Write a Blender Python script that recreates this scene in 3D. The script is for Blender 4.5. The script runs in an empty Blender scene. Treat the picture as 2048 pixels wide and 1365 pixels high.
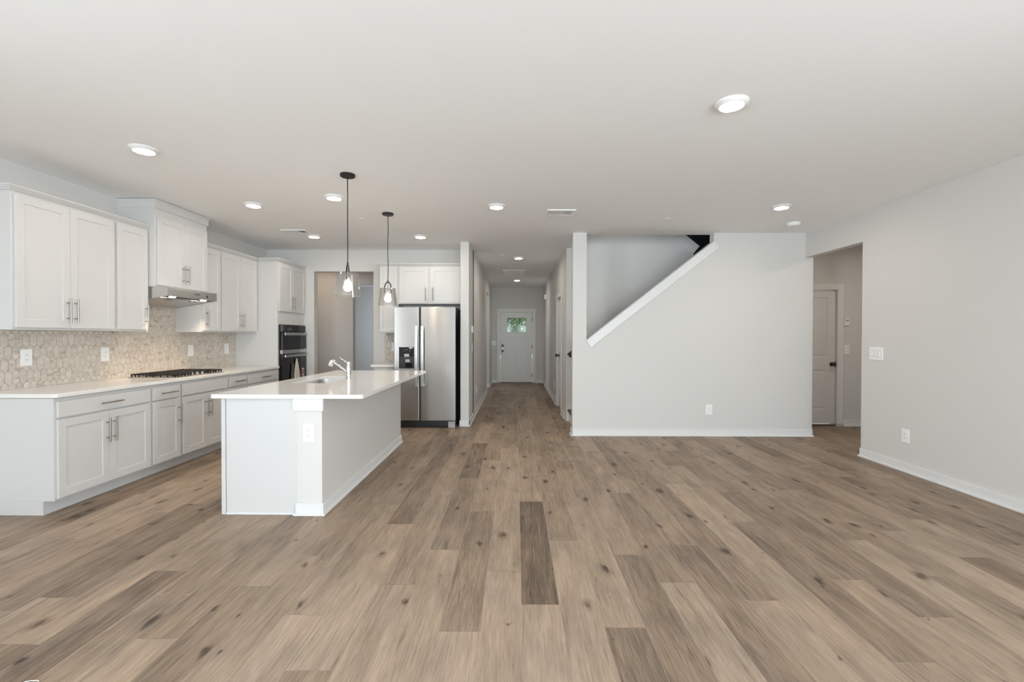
import bpy, bmesh, math, random
from mathutils import Vector, Matrix
PI = math.pi
sc = bpy.context.scene
COL = sc.collection
H = 2.74                                   # ceiling height

# ------------------------------------------------------------------ camera
cam = bpy.data.cameras.new('camera'); camo = bpy.data.objects.new('camera', cam); COL.objects.link(camo)
cam.sensor_width = 36.0; cam.lens = 36.0 * 910.4477 / 2048.0; cam.clip_start = 0.02; cam.clip_end = 200
camo.matrix_world = (Matrix.Translation((0, 0, 1.3460)) @ Matrix.Rotation(0.0087763, 4, 'Z')
                     @ Matrix.Rotation(PI / 2 - 0.0107368, 4, 'X') @ Matrix.Rotation(0.0016549, 4, 'Z'))
sc.camera = camo

# ------------------------------------------------------------------ world, daylight, exposure
sc.view_settings.view_transform = 'Standard'; sc.view_settings.look = 'None'
sc.view_settings.gamma = 1.0; sc.view_settings.use_curve_mapping = False
sc.view_settings.exposure = 0.76
sc.cycles.use_denoising = True
sc.cycles.max_bounces = 14; sc.cycles.diffuse_bounces = 8; sc.cycles.glossy_bounces = 6
sc.cycles.transparent_max_bounces = 12; sc.cycles.sample_clamp_indirect = 6.0
w = bpy.data.worlds.new('world'); sc.world = w; w.use_nodes = True
wb = w.node_tree.nodes['Background']; wb.inputs[0].default_value = (0.86, 0.93, 1.0, 1); wb.inputs[1].default_value = 1.15

def area(name, loc, rot, sx, sy, power, color):
    l = bpy.data.lights.new(name, 'AREA'); l.shape = 'RECTANGLE'; l.size = sx; l.size_y = sy
    l.energy = power; l.color = color
    o = bpy.data.objects.new(name, l); COL.objects.link(o); o.location = loc; o.rotation_euler = rot
    return o
DAY = (0.81, 0.91, 1.0)
REAR_WINDOWS = (-1.15, 0.9, 2.85)
TILT, W_REAR, W_RIGHT = math.radians(36), (150, 105, 150), 200
# daylight outside the windows of the wall behind the camera; side-wall openings and their fill are added, panels tilted to lift the ceiling
for xw, pw in zip(REAR_WINDOWS, W_REAR):
    area('window_daylight', (xw, -6.92, 1.30), (PI / 2 + TILT, 0, 0), 1.7, 2.1, pw, DAY)
area('window_daylight', (-4.70, -1.1, 1.40), (PI / 2 + TILT, 0, -PI / 2), 1.9, 1.5, 185, DAY)
area('window_daylight', (4.42, -1.6, 1.40), (PI / 2 + TILT, 0, PI / 2), 2.4, 1.5, W_RIGHT, DAY)
# dining room window and upstairs landing window
area('window_daylight', (-4.96, 10.9, 1.45), (PI / 2, 0, -PI / 2), 1.7, 1.6, 18, (0.74, 0.87, 1.0))
area('window_daylight', (1.02, 6.75, 4.0), (PI / 2, 0, -PI / 2), 0.8, 1.2, 6.5, (0.88, 0.95, 1.0))
# unseen fill lights without fittings, added to brighten pantry passage and mud hall
area('pantry_lamp', (-3.7, 8.05, 2.70), (0, 0, 0), 0.14, 0.14, 2.6, (1.0, 0.76, 0.54))
area('mud_hall_lamp', (4.75, 5.55, 2.70), (0, 0, 0), 0.14, 0.14, 5.0, (1.0, 0.88, 0.74))
LED = 98.0          # recessed lamp lens strength

# ------------------------------------------------------------------ helpers: meshes
class MB:
    def __init__(s): s.v = []; s.f = []
    def add(s, vs, fs):
        o = len(s.v); s.v += [tuple(p) for p in vs]; s.f += [tuple(i + o for i in f) for f in fs]; return s
    def box(s, x0, x1, y0, y1, z0, z1):
        return s.frus((x0, x1, y0, y1, z0), (x0, x1, y0, y1, z1))
    def frus(s, a, b):
        vs = []
        for (x0, x1, y0, y1, z) in (a, b): vs += [(x0, y0, z), (x1, y0, z), (x1, y1, z), (x0, y1, z)]
        return s.add(vs, [(3, 2, 1, 0), (4, 5, 6, 7), (0, 1, 5, 4), (1, 2, 6, 5), (2, 3, 7, 6), (3, 0, 4, 7)])
    def prism(s, poly, axis, a0, a1):
        # poly of (u, v): axis 'y' -> (x, z), axis 'x' -> (y, z), axis 'z' -> (x, y)
        n = len(poly)
        def P(u, v, a): return {'y': (u, a, v), 'x': (a, u, v), 'z': (u, v, a)}[axis]
        vs = [P(u, v, a0) for u, v in poly] + [P(u, v, a1) for u, v in poly]
        fs = [tuple(range(n)), tuple(range(2 * n - 1, n - 1, -1))]
        fs += [(i, (i + 1) % n, (i + 1) % n + n, i + n) for i in range(n)]
        return s.add(vs, fs)
    def tube(s, pts, r, n=12, caps=True):
        pts = [Vector(p) for p in pts]
        rs = r if isinstance(r, (list, tuple)) else [r] * len(pts)
        vs = []; fs = []; up = None
        for i, p in enumerate(pts):
            d = (pts[min(i + 1, len(pts) - 1)] - pts[max(i - 1, 0)]).normalized()
            if up is None:
                up = Vector((0, 0, 1)) if abs(d.z) < 0.9 else Vector((1, 0, 0))
            a = d.cross(up)
            if a.length < 1e-6: a = d.cross(Vector((0, 1, 0)))
            a.normalize(); b = a.cross(d).normalized(); up = b
            for k in range(n):
                t = 2 * PI * k / n
                vs.append(p + (a * math.cos(t) + b * math.sin(t)) * rs[i])
        for i in range(len(pts) - 1):
            for k in range(n):
                fs.append((i * n + k, i * n + (k + 1) % n, (i + 1) * n + (k + 1) % n, (i + 1) * n + k))
        if caps:
            fs.append(tuple(range(n))[::-1]); fs.append(tuple(range((len(pts) - 1) * n, len(pts) * n)))
        return s.add(vs, fs)
    def cyl(s, p0, p1, r, n=20, r1=None): return s.tube([p0, p1], [r, r if r1 is None else r1], n)
    def lathe(s, prof, n=40, c=(0, 0, 0), closed=False):
        vs = []; fs = []; m = len(prof)
        for k in range(n):
            t = 2 * PI * k / n
            for r, z in prof: vs.append((c[0] + r * math.cos(t), c[1] + r * math.sin(t), c[2] + z))
        rng = m if closed else m - 1
        for k in range(n):
            k2 = (k + 1) % n
            for j in range(rng):
                j2 = (j + 1) % m
                fs.append((k * m + j, k2 * m + j, k2 * m + j2, k * m + j2))
        if not closed:
            if prof[0][0] > 1e-5: fs.append(tuple(k * m for k in range(n))[::-1])
            if prof[-1][0] > 1e-5: fs.append(tuple(k * m + m - 1 for k in range(n)))
        return s.add(vs, fs)
    def relief(s, xs, zs, depth, t):
        # a slab whose front (at -y) steps back by depth(i, j); depth None = a hole through it
        nx, nz = len(xs) - 1, len(zs) - 1
        D = [[depth(i, j) for j in range(nz)] for i in range(nx)]
        def get(i, j):
            return D[i][j] if 0 <= i < nx and 0 <= j < nz else None
        for i in range(nx):
            for j in range(nz):
                d = D[i][j]
                if d is None: continue
                x0, x1, z0, z1 = xs[i], xs[i + 1], zs[j], zs[j + 1]
                s.add([(x0, d, z0), (x1, d, z0), (x1, d, z1), (x0, d, z1)], [(0, 1, 2, 3)])
                s.add([(x0, t, z0), (x1, t, z0), (x1, t, z1), (x0, t, z1)], [(3, 2, 1, 0)])
                for (di, dj, a, b) in ((-1, 0, (x0, z1), (x0, z0)), (1, 0, (x1, z0), (x1, z1)),
                                       (0, -1, (x0, z0), (x1, z0)), (0, 1, (x1, z1), (x0, z1))):
                    e = get(i + di, j + dj)
                    if e is None: e = t
                    if e > d:
                        s.add([(a[0], d, a[1]), (a[0], e, a[1]), (b[0], e, b[1]), (b[0], d, b[1])], [(0, 1, 2, 3)])
        return s
    def build(s, name, mat, parent=None, bevel=0.0, smooth=False, weld=True, seg=2):
        me = bpy.data.meshes.new(name)
        bm = bmesh.new()
        vs = [bm.verts.new(p) for p in s.v]
        for f in s.f:
            try: bm.faces.new([vs[i] for i in f])
            except ValueError: pass
        if weld: bmesh.ops.remove_doubles(bm, verts=bm.verts, dist=1e-5)
        bmesh.ops.recalc_face_normals(bm, faces=bm.faces)
        bm.to_mesh(me); bm.free()
        me.materials.append(mat)
        if smooth:
            for p in me.polygons: p.use_smooth = True
            me.set_sharp_from_angle(angle=math.radians(35))
        o = bpy.data.objects.new(name, me); COL.objects.link(o)
        if parent is not None: o.parent = parent
        if bevel > 0:
            b = o.modifiers.new('bevel', 'BEVEL'); b.width = bevel; b.segments = seg
            b.limit_method = 'ANGLE'; b.angle_limit = math.radians(40)
        return o

def thing(name, label, cat, loc=(0, 0, 0), rz=0.0, group=None):
    o = bpy.data.objects.new(name, None); COL.objects.link(o); o.empty_display_size = 0.1
    o.location = loc; o.rotation_euler = (0, 0, rz)
    return tag(o, label, cat, group)
def tag(o, label, cat, group=None):
    o['label'] = label; o['category'] = cat
    if group: o['group'] = group
    return o
def struct(o): o['kind'] = 'structure'; return o
def sbox(name, mat, boxes, bevel=0.0):
    m = MB()
    for b in boxes: m.box(*b)
    return struct(m.build(name, mat, bevel=bevel, weld=False))
def copy_tree(root, loc, rz, label, group=None):
    c = root.copy(); COL.objects.link(c); c.location = loc; c.rotation_euler = (0, 0, rz); c['label'] = label
    if group: c['group'] = group
    def down(src, dst):
        for ch in [x for x in bpy.data.objects if x.parent == src]:
            k = ch.copy(); COL.objects.link(k); k.parent = dst; down(ch, k)
    down(root, c)
    return c

# ------------------------------------------------------------------ helpers: materials
def nodes_of(m): return m.node_tree.nodes, m.node_tree.links
def mat(name, color, rough=0.5, metal=0.0, spec=0.5, **kw):
    m = bpy.data.materials.new(name); m.use_nodes = True
    b = m.node_tree.nodes['Principled BSDF']
    b.inputs['Base Color'].default_value = (*color, 1); b.inputs['Roughness'].default_value = rough
    b.inputs['Metallic'].default_value = metal; b.inputs['Specular IOR Level'].default_value = spec
    for k, v in kw.items(): b.inputs[k.replace('_', ' ')].default_value = v
    return m
def bumped(m, scale, strength, dist=0.001, stretch=None, vary=0.0):
    N, L = nodes_of(m); b = N['Principled BSDF']
    tc = N.new('ShaderNodeTexCoord'); src = tc.outputs['Object']
    if stretch:
        mp = N.new('ShaderNodeMapping'); mp.inputs['Scale'].default_value = stretch
        L.new(src, mp.inputs['Vector']); src = mp.outputs['Vector']
    n = N.new('ShaderNodeTexNoise'); n.inputs['Scale'].default_value = scale; n.inputs['Detail'].default_value = 4
    L.new(src, n.inputs['Vector'])
    bp = N.new('ShaderNodeBump'); bp.inputs['Strength'].default_value = strength; bp.inputs['Distance'].default_value = dist
    L.new(n.outputs['Fac'], bp.inputs['Height']); L.new(bp.outputs['Normal'], b.inputs['Normal'])
    if vary:
        mr = N.new('ShaderNodeMapRange'); r = b.inputs['Roughness'].default_value
        mr.inputs['To Min'].default_value = r - vary; mr.inputs['To Max'].default_value = r + vary
        L.new(n.outputs['Fac'], mr.inputs['Value']); L.new(mr.outputs['Result'], b.inputs['Roughness'])
    return m
def emit(name, color, strength):
    m = mat(name, (0.9, 0.9, 0.9), 0.4)
    b = m.node_tree.nodes['Principled BSDF']
    b.inputs['Emission Color'].default_value = (*color, 1); b.inputs['Emission Strength'].default_value = strength
    return m
def steel(name, color, rough, aniso, rot, stretch):
    m = mat(name, color, rough, 1.0)
    N, L = nodes_of(m); b = N['Principled BSDF']
    b.inputs['Anisotropic'].default_value = aniso; b.inputs['Anisotropic Rotation'].default_value = rot
    tg = N.new('ShaderNodeCombineXYZ'); tg.inputs['Z'].default_value = 1.0      # brushed so that highlights stretch upright
    L.new(tg.outputs['Vector'], b.inputs['Tangent'])
    return bumped(m, 1.0, 0.03, 0.0004, stretch, 0.04)

M = {}
M['wall'] = bumped(mat('wall_paint', (0.662, 0.648, 0.628), 0.62, spec=0.3), 160, 0.06, 0.0006)
M['ceiling'] = bumped(mat('ceiling_paint', (0.91, 0.912, 0.91), 0.85, spec=0.15), 220, 0.05, 0.0006)
M['trim'] = bumped(mat('trim_paint', (0.74, 0.74, 0.735), 0.35, spec=0.45), 60, 0.02, 0.0003)
M['cabinet'] = bumped(mat('cabinet_paint', (0.625, 0.619, 0.610), 0.36, spec=0.45), 70, 0.02, 0.0003)
M['plastic'] = bumped(mat('white_plastic', (0.86, 0.86, 0.85), 0.3), 90, 0.01, 0.0002)
M['slot'] = mat('slot_dark', (0.05, 0.05, 0.05), 0.6)
M['grey_plastic'] = mat('grey_plastic', (0.42, 0.42, 0.42), 0.4)
M['steel'] = steel('brushed_steel', (0.52, 0.512, 0.50), 0.24, 0.92, 0.0, (1.5, 1.5, 420))
M['steel_plain'] = steel('satin_steel', (0.58, 0.57, 0.55), 0.32, 0.4, 0.0, (40, 40, 300))
M['nickel'] = bumped(mat('brushed_nickel', (0.36, 0.34, 0.315), 0.34, 1.0), 300, 0.03, 0.0003)
M['chrome'] = bumped(mat('chrome', (0.74, 0.74, 0.75), 0.10, 1.0), 40, 0.01, 0.0002)
M['black_metal'] = bumped(mat('black_metal', (0.016, 0.016, 0.016), 0.42, 0.4), 120, 0.03, 0.0003)
M['iron'] = bumped(mat('cast_iron', (0.018, 0.017, 0.017), 0.55, 0.2), 240, 0.25, 0.0006)
M['black_plastic'] = bumped(mat('black_plastic', (0.012, 0.012, 0.013), 0.4), 100, 0.02, 0.0003)
M['black_glass'] = mat('black_glass', (0.008, 0.0075, 0.0075), 0.05, spec=0.35)
M['dark_wood'] = bumped(mat('dark_stained_wood', (0.022, 0.018, 0.016), 0.38), 30, 0.15, 0.0008, (1, 8, 8))
M['charcoal'] = bumped(mat('charcoal_paint', (0.055, 0.056, 0.060), 0.7, spec=0.2), 120, 0.05, 0.0005)  # dark colour stands in for the shade of the unlit landing
M['rubber'] = mat('dark_rubber', (0.03, 0.03, 0.03), 0.7)
M['bronze'] = bumped(mat('aged_bronze', (0.10, 0.085, 0.075), 0.34, 0.9), 90, 0.03, 0.0003)
M['led'] = emit('lamp_lens', (1.0, 0.91, 0.79), LED)
M['hood_led'] = emit('hood_lamp_lens', (1.0, 0.82, 0.62), 14.0)
M['bulb'] = emit('lit_bulb', (1.0, 0.87, 0.70), 22.0)
M['cloth'] = bumped(mat('white_cotton', (0.72, 0.69, 0.62), 0.9, spec=0.1), 500, 0.4, 0.001)
M['grey_cloth'] = bumped(mat('grey_cotton', (0.12, 0.11, 0.09), 0.9, spec=0.1), 500, 0.4, 0.001)
M['red'] = mat('red_print', (0.42, 0.09, 0.08), 0.6)
M['bark'] = bumped(mat('bark', (0.16, 0.13, 0.10), 0.9), 12, 0.6, 0.02, (1, 1, 0.2))
M['grass'] = bumped(mat('lawn', (0.16, 0.22, 0.07), 0.95), 30, 0.5, 0.02)

def leaf_mat():
    m = mat('leaf_green', (0.08, 0.19, 0.045), 0.55)
    N, L = nodes_of(m); b = N['Principled BSDF']
    g = N.new('ShaderNodeNewGeometry'); r = N.new('ShaderNodeValToRGB')
    r.color_ramp.elements[0].color = (0.035, 0.10, 0.03, 1); r.color_ramp.elements[1].color = (0.20, 0.34, 0.09, 1)
    L.new(g.outputs['Random Per Island'], r.inputs['Fac']); L.new(r.outputs['Color'], b.inputs['Base Color'])
    return m
M['leaf'] = leaf_mat()

def glass_mat(name, tint, fres, face):
    m = bpy.data.materials.new(name); m.use_nodes = True
    N, L = nodes_of(m); N.remove(N['Principled BSDF']); out = N['Material Output']
    t = N.new('ShaderNodeBsdfTransparent'); t.inputs['Color'].default_value = (*tint, 1)
    g = N.new('ShaderNodeBsdfGlossy'); g.inputs['Roughness'].default_value = 0.06
    f = N.new('ShaderNodeLayerWeight'); f.inputs['Blend'].default_value = fres
    mr = N.new('ShaderNodeMapRange'); mr.inputs['To Min'].default_value = face; mr.inputs['To Max'].default_value = 0.80
    tc = N.new('ShaderNodeTexCoord'); n = N.new('ShaderNodeTexNoise'); n.inputs['Scale'].default_value = 60
    bp = N.new('ShaderNodeBump'); bp.inputs['Strength'].default_value = 0.05; bp.inputs['Distance'].default_value = 0.001
    L.new(tc.outputs['Object'], n.inputs['Vector']); L.new(n.outputs['Fac'], bp.inputs['Height'])
    L.new(bp.outputs['Normal'], g.inputs['Normal'])
    mx = N.new('ShaderNodeMixShader')
    L.new(f.outputs['Facing'], mr.inputs['Value']); L.new(mr.outputs['Result'], mx.inputs['Fac'])
    L.new(t.outputs['BSDF'], mx.inputs[1]); L.new(g.outputs['BSDF'], mx.inputs[2])
    L.new(mx.outputs['Shader'], out.inputs['Surface'])
    return m
M['glass'] = glass_mat('clear_glass', (0.96, 0.95, 0.94), 0.38, 0.13)
M['pane'] = glass_mat('window_glass', (0.95, 0.97, 0.96), 0.15, 0.02)

def quartz():
    m = mat('white_quartz', (0.80, 0.78, 0.755), 0.12, spec=0.5)
    N, L = nodes_of(m); b = N['Principled BSDF']
    tc = N.new('ShaderNodeTexCoord'); n = N.new('ShaderNodeTexNoise'); n.inputs['Scale'].default_value = 90; n.inputs['Detail'].default_value = 6
    r = N.new('ShaderNodeValToRGB'); r.color_ramp.elements[0].position = 0.3; r.color_ramp.elements[1].position = 0.7
    r.color_ramp.elements[0].color = (0.77, 0.745, 0.72, 1); r.color_ramp.elements[1].color = (0.84, 0.825, 0.80, 1)
    L.new(tc.outputs['Object'], n.inputs['Vector']); L.new(n.outputs['Fac'], r.inputs['Fac']); L.new(r.outputs['Color'], b.inputs['Base Color'])
    return m
M['quartz'] = quartz()

def marble():
    m = mat('marble_tile', (0.6, 0.55, 0.5), 0.3)
    N, L = nodes_of(m); b = N['Principled BSDF']
    tc = N.new('ShaderNodeTexCoord'); at = N.new('ShaderNodeAttribute'); at.attribute_name = 'seed'
    sv = N.new('ShaderNodeVectorMath'); sv.operation = 'SCALE'; sv.inputs[0].default_value = (17.3, 9.1, 31.7)
    L.new(at.outputs['Fac'], sv.inputs['Scale'])
    ad = N.new('ShaderNodeVectorMath'); ad.operation = 'ADD'
    L.new(tc.outputs['Object'], ad.inputs[0]); L.new(sv.outputs['Vector'], ad.inputs[1])
    mp = N.new('ShaderNodeMapping'); mp.inputs['Rotation'].default_value = (0.75, 0, 0.0); mp.inputs['Scale'].default_value = (1, 1.0, 2.6)
    L.new(ad.outputs['Vector'], mp.inputs['Vector'])
    n = N.new('ShaderNodeTexNoise'); n.inputs['Scale'].default_value = 8; n.inputs['Detail'].default_value = 5
    n.inputs['Roughness'].default_value = 0.55; n.inputs['Distortion'].default_value = 0.8
    L.new(mp.outputs['Vector'], n.inputs['Vector'])
    r = N.new('ShaderNodeValToRGB'); e = r.color_ramp.elements
    e[0].position = 0.30; e[0].color = (0.38, 0.315, 0.25, 1); e[1].position = 0.60; e[1].color = (0.63, 0.575, 0.51, 1)
    x = e.new(0.42); x.color = (0.55, 0.49, 0.425, 1); y = e.new(0.75); y.color = (0.70, 0.65, 0.59, 1)
    L.new(n.outputs['Fac'], r.inputs['Fac']); L.new(r.outputs['Color'], b.inputs['Base Color'])
    return m
M['marble'] = marble()
M['grout'] = bumped(mat('tile_grout', (0.36, 0.32, 0.275), 0.9), 300, 0.2, 0.0005)

def floor_mat():
    m = mat('oak_plank', (0.3, 0.22, 0.16), 0.42, spec=0.35)
    N, L = nodes_of(m); b = N['Principled BSDF']
    tc = N.new('ShaderNodeTexCoord')
    sd = N.new('ShaderNodeAttribute'); sd.attribute_name = 'seed'
    tn = N.new('ShaderNodeAttribute'); tn.attribute_name = 'tone'
    sv = N.new('ShaderNodeVectorMath'); sv.operation = 'SCALE'; sv.inputs[0].default_value = (13.7, 71.3, 5.9)
    L.new(sd.outputs['Fac'], sv.inputs['Scale'])
    ad = N.new('ShaderNodeVectorMath'); ad.operation = 'ADD'
    L.new(tc.outputs['Object'], ad.inputs[0]); L.new(sv.outputs['Vector'], ad.inputs[1])
    def noise(scale, detail, rough, dist):
        mp = N.new('ShaderNodeMapping'); mp.inputs['Scale'].default_value = scale
        L.new(ad.outputs['Vector'], mp.inputs['Vector'])
        n = N.new('ShaderNodeTexNoise'); n.inputs['Scale'].default_value = 1; n.inputs['Detail'].default_value = detail
        n.inputs['Roughness'].default_value = rough; n.inputs['Distortion'].default_value = dist
        L.new(mp.outputs['Vector'], n.inputs['Vector']); return n.outputs['Fac']
    def math_(op, a, b_):
        n = N.new('ShaderNodeMath'); n.operation = op
        for i, v in enumerate((a, b_)):
            if isinstance(v, (int, float)): n.inputs[i].default_value = v
            else: L.new(v, n.inputs[i])
        return n.outputs[0]
    fine = noise((190, 7.0, 1), 4, 0.65, 0.3)
    streak = noise((10, 1.1, 1), 6, 0.62, 1.1)
    blotch = noise((4.5, 2.2, 1), 4, 0.55, 0.5)
    cath = noise((34, 1.3, 1), 3, 0.55, 3.0)
    crack = noise((30, 1.9, 1), 4, 0.6, 0.7)
    # knots
    mp = N.new('ShaderNodeMapping'); mp.inputs['Scale'].default_value = (6.2, 3.4, 1)
    L.new(ad.outputs['Vector'], mp.inputs['Vector'])
    dn = N.new('ShaderNodeTexNoise'); dn.inputs['Scale'].default_value = 3.0; dn.inputs['Detail'].default_value = 3
    L.new(mp.outputs['Vector'], dn.inputs['Vector'])
    dm = N.new('ShaderNodeVectorMath'); dm.operation = 'SCALE'; dm.inputs['Scale'].default_value = 0.38
    L.new(dn.outputs['Color'], dm.inputs[0])
    da = N.new('ShaderNodeVectorMath'); da.operation = 'ADD'
    L.new(mp.outputs['Vector'], da.inputs[0]); L.new(dm.outputs['Vector'], da.inputs[1])
    vo = N.new('ShaderNodeTexVoronoi'); vo.voronoi_dimensions = '2D'; vo.inputs['Scale'].default_value = 1.0
    L.new(da.outputs['Vector'], vo.inputs['Vector'])
    sep = N.new('ShaderNodeSeparateColor'); L.new(vo.outputs['Color'], sep.inputs['Color'])
    # knot size differs cell by cell, most cells have none
    ks = N.new('ShaderNodeMapRange'); ks.inputs['From Min'].default_value = 0.70; ks.inputs['From Max'].default_value = 1.0
    ks.inputs['To Min'].default_value = 0.0; ks.inputs['To Max'].default_value = 0.42
    L.new(sep.outputs['Red'], ks.inputs['Value'])
    kd = math_('DIVIDE', vo.outputs['Distance'], math_('ADD', ks.outputs['Result'], 0.001))
    kr = N.new('ShaderNodeMapRange'); kr.interpolation_type = 'SMOOTHSTEP'
    kr.inputs['From Min'].default_value = 0.0; kr.inputs['From Max'].default_value = 1.0
    kr.inputs['To Min'].default_value = 1.0; kr.inputs['To Max'].default_value = 0.0
    L.new(kd, kr.inputs['Value'])
    knot = math_('POWER', kr.outputs['Result'], 2.0)
    ck = N.new('ShaderNodeMapRange'); ck.interpolation_type = 'SMOOTHSTEP'
    ck.inputs['From Min'].default_value = 0.61; ck.inputs['From Max'].default_value = 0.76
    L.new(crack, ck.inputs['Value'])
    t = math_('ADD', tn.outputs['Fac'], math_('MULTIPLY', math_('SUBTRACT', streak, 0.5), 0.72))
    t = math_('ADD', t, math_('MULTIPLY', math_('SUBTRACT', fine, 0.5), 0.85))
    t = math_('ADD', t, math_('MULTIPLY', math_('SUBTRACT', cath, 0.5), 0.50))
    t = math_('ADD', t, math_('MULTIPLY', math_('SUBTRACT', blotch, 0.5), 0.50))
    t = math_('SUBTRACT', t, math_('MULTIPLY', knot, 0.60))
    t = math_('SUBTRACT', t, math_('MULTIPLY', ck.outputs['Result'], 0.32))
    r = N.new('ShaderNodeValToRGB'); e = r.color_ramp.elements
    e[0].position = 0.0; e[0].color = (0.066, 0.044, 0.030, 1); e[1].position = 1.0; e[1].color = (0.455, 0.352, 0.268, 1)
    x = e.new(0.28); x.color = (0.155, 0.110, 0.077, 1); x = e.new(0.55); x.color = (0.280, 0.207, 0.149, 1)
    L.new(t, r.inputs['Fac'])
    hu = N.new('ShaderNodeMix'); hu.data_type = 'RGBA'; hu.blend_type = 'MULTIPLY'
    hr = N.new('ShaderNodeValToRGB'); he = hr.color_ramp.elements
    he[0].position = 0.35; he[0].color = (0.97, 0.99, 1.01, 1); he[1].position = 0.68; he[1].color = (1.03, 0.995, 0.94, 1)
    L.new(blotch, hr.inputs['Fac']); hu.inputs[0].default_value = 1.0
    L.new(r.outputs['Color'], hu.inputs[6]); L.new(hr.outputs['Color'], hu.inputs[7])
    L.new(hu.outputs[2], b.inputs['Base Color'])
    bp = N.new('ShaderNodeBump'); bp.inputs['Strength'].default_value = 0.12; bp.inputs['Distance'].default_value = 0.0008
    L.new(fine, bp.inputs['Height']); L.new(bp.outputs['Normal'], b.inputs['Normal'])
    rr = N.new('ShaderNodeMapRange'); rr.inputs['To Min'].default_value = 0.40; rr.inputs['To Max'].default_value = 0.58
    L.new(fine, rr.inputs['Value']); L.new(rr.outputs['Result'], b.inputs['Roughness'])
    return m
M['floor'] = floor_mat()
M['joint'] = mat('plank_joint', (0.55, 0.46, 0.37), 0.6)  # pale tone stands in for light catching the plank bevels

# ------------------------------------------------------------------ floor: planks along y
def build_floor():
    rnd = random.Random(11)
    W, LEN, X0 = 0.1905, 1.424, 0.0295
    phase = {-13: 2.30, -12: 1.95, -9: 1.99, -8: 2.414, -7: 2.76, -6: 2.173, -5: 1.808, -4: 2.443, -3: 2.849, -2: 2.056,
             0: 2.268, 1: 2.988, 2: 2.091, 3: 2.797, 4: 2.481, 5: 2.936, 6: 2.316, 7: 2.73, 8: 1.88, 9: 2.518, 10: 2.185,
             11: 3.015, 12: 2.567, 14: 2.79, 16: 2.955}
    # tone of chosen planks: (column, number of the plank counted from the column's joint)
    chosen = {(0, 0): 0.24, (0, -1): 0.80, (0, 1): 0.62, (1, 0): 0.50, (1, -1): 0.74, (-1, 0): 0.76, (-1, -1): 0.80, (-2, 0): 0.44, (-2, 1): 0.66,
              (-2, -1): 0.76, (-3, 0): 0.42, (-3, -1): 0.72, (2, 0): 0.72, (2, -1): 0.38, (3, -1): 0.42, (3, 0): 0.62,
              (4, 0): 0.42, (4, -1): 0.74, (5, -1): 0.44, (5, 0): 0.55, (6, 0): 0.45, (6, -1): 0.68, (7, -1): 0.66, (8, 0): 0.42, (8, -1): 0.55,
              (9, 0): 0.44, (9, -1): 0.66, (10, 0): 0.42, (10, -1): 0.60, (-4, 0): 0.56, (-4, -1): 0.72, (-5, 0): 0.74, (-5, -1): 0.48,
              (-6, 0): 0.66, (-6, -1): 0.72, (-8, -1): 0.38, (-8, 0): 0.62, (-9, 0): 0.42, (-9, -1): 0.72,
              (-12, -1): 0.32, (-12, 0): 0.66, (-13, 0): 0.36, (-13, -1): 0.6, (-7, 0): 0.6, (-7, -1): 0.6}
    V = []; F = []; tone = []; seed = []; g = 0.0011
    for c in range(-27, 30):
        ph = phase.get(c, rnd.uniform(0, LEN)); xa = X0 + c * W; xb = xa + W
        n0 = int(math.floor((-6.2 - ph) / LEN)); n1 = int(math.ceil((13.2 - ph) / LEN))
        for n in range(n0, n1):
            ya, yb = max(ph + n * LEN, -6.2), min(ph + (n + 1) * LEN, 13.15)
            if yb - ya < 0.02: continue
            k = len(V)
            V += [(xa + g, ya + g, 0), (xb - g, ya + g, 0), (xb - g, yb - g, 0), (xa + g, yb - g, 0)]
            F.append((k, k + 1, k + 2, k + 3))
            tv = chosen.get((c, n)); rv = min(max(rnd.gauss(0.55, 0.09), 0.34), 0.75)
            tone.append(rv if tv is None else (tv if (c, n) == (0, 0) else 0.57 + (tv - 0.57) * 0.78)); seed.append(rnd.random())
    k = len(V); V += [(-5.12, -6.2, -0.001), (5.72, -6.2, -0.001), (5.72, 13.15, -0.001), (-5.12, 13.15, -0.001)]
    F.append((k, k + 1, k + 2, k + 3)); tone.append(0.5); seed.append(0.5)
    me = bpy.data.meshes.new('floor'); me.from_pydata(V, [], F)
    me.materials.append(M['floor']); me.materials.append(M['joint'])
    me.polygons[len(F) - 1].material_index = 1
    for nm, data in (('tone', tone), ('seed', seed)):
        a = me.attributes.new(nm, 'FLOAT', 'FACE'); a.data.foreach_set('value', data)
    o = bpy.data.objects.new('floor', me); COL.objects.link(o); struct(o)
build_floor()

# ------------------------------------------------------------------ the shell
XL, XR = -4.059, 3.8805
YS, YK, YD, YP = 6.151, 7.386, 13.066, 6.756
def wall_x(y0, y1, x0, x1, holes=(), z1=H):
    """boxes of a wall standing along x between y0 and y1; holes = (xa, xb, za, zb)"""
    out = []; x = x0
    for (a, b, za, zb) in sorted(holes):
        out.append((x, a, y0, y1, 0, z1))
        if za > 0: out.append((a, b, y0, y1, 0, za))
        if zb < z1: out.append((a, b, y0, y1, zb, z1))
        x = b
    out.append((x, x1, y0, y1, 0, z1)); return out
def wall_y(x0, x1, y0, y1, holes=(), z1=H):
    out = []; y = y0
    for (a, b, za, zb) in sorted(holes):
        out.append((x0, x1, y, a, 0, z1))
        if za > 0: out.append((x0, x1, a, b, 0, za))
        if zb < z1: out.append((x0, x1, a, b, zb, z1))
        y = b
    if y1 - y > 1e-4: out.append((x0, x1, y, y1, 0, z1))
    return out

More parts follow.
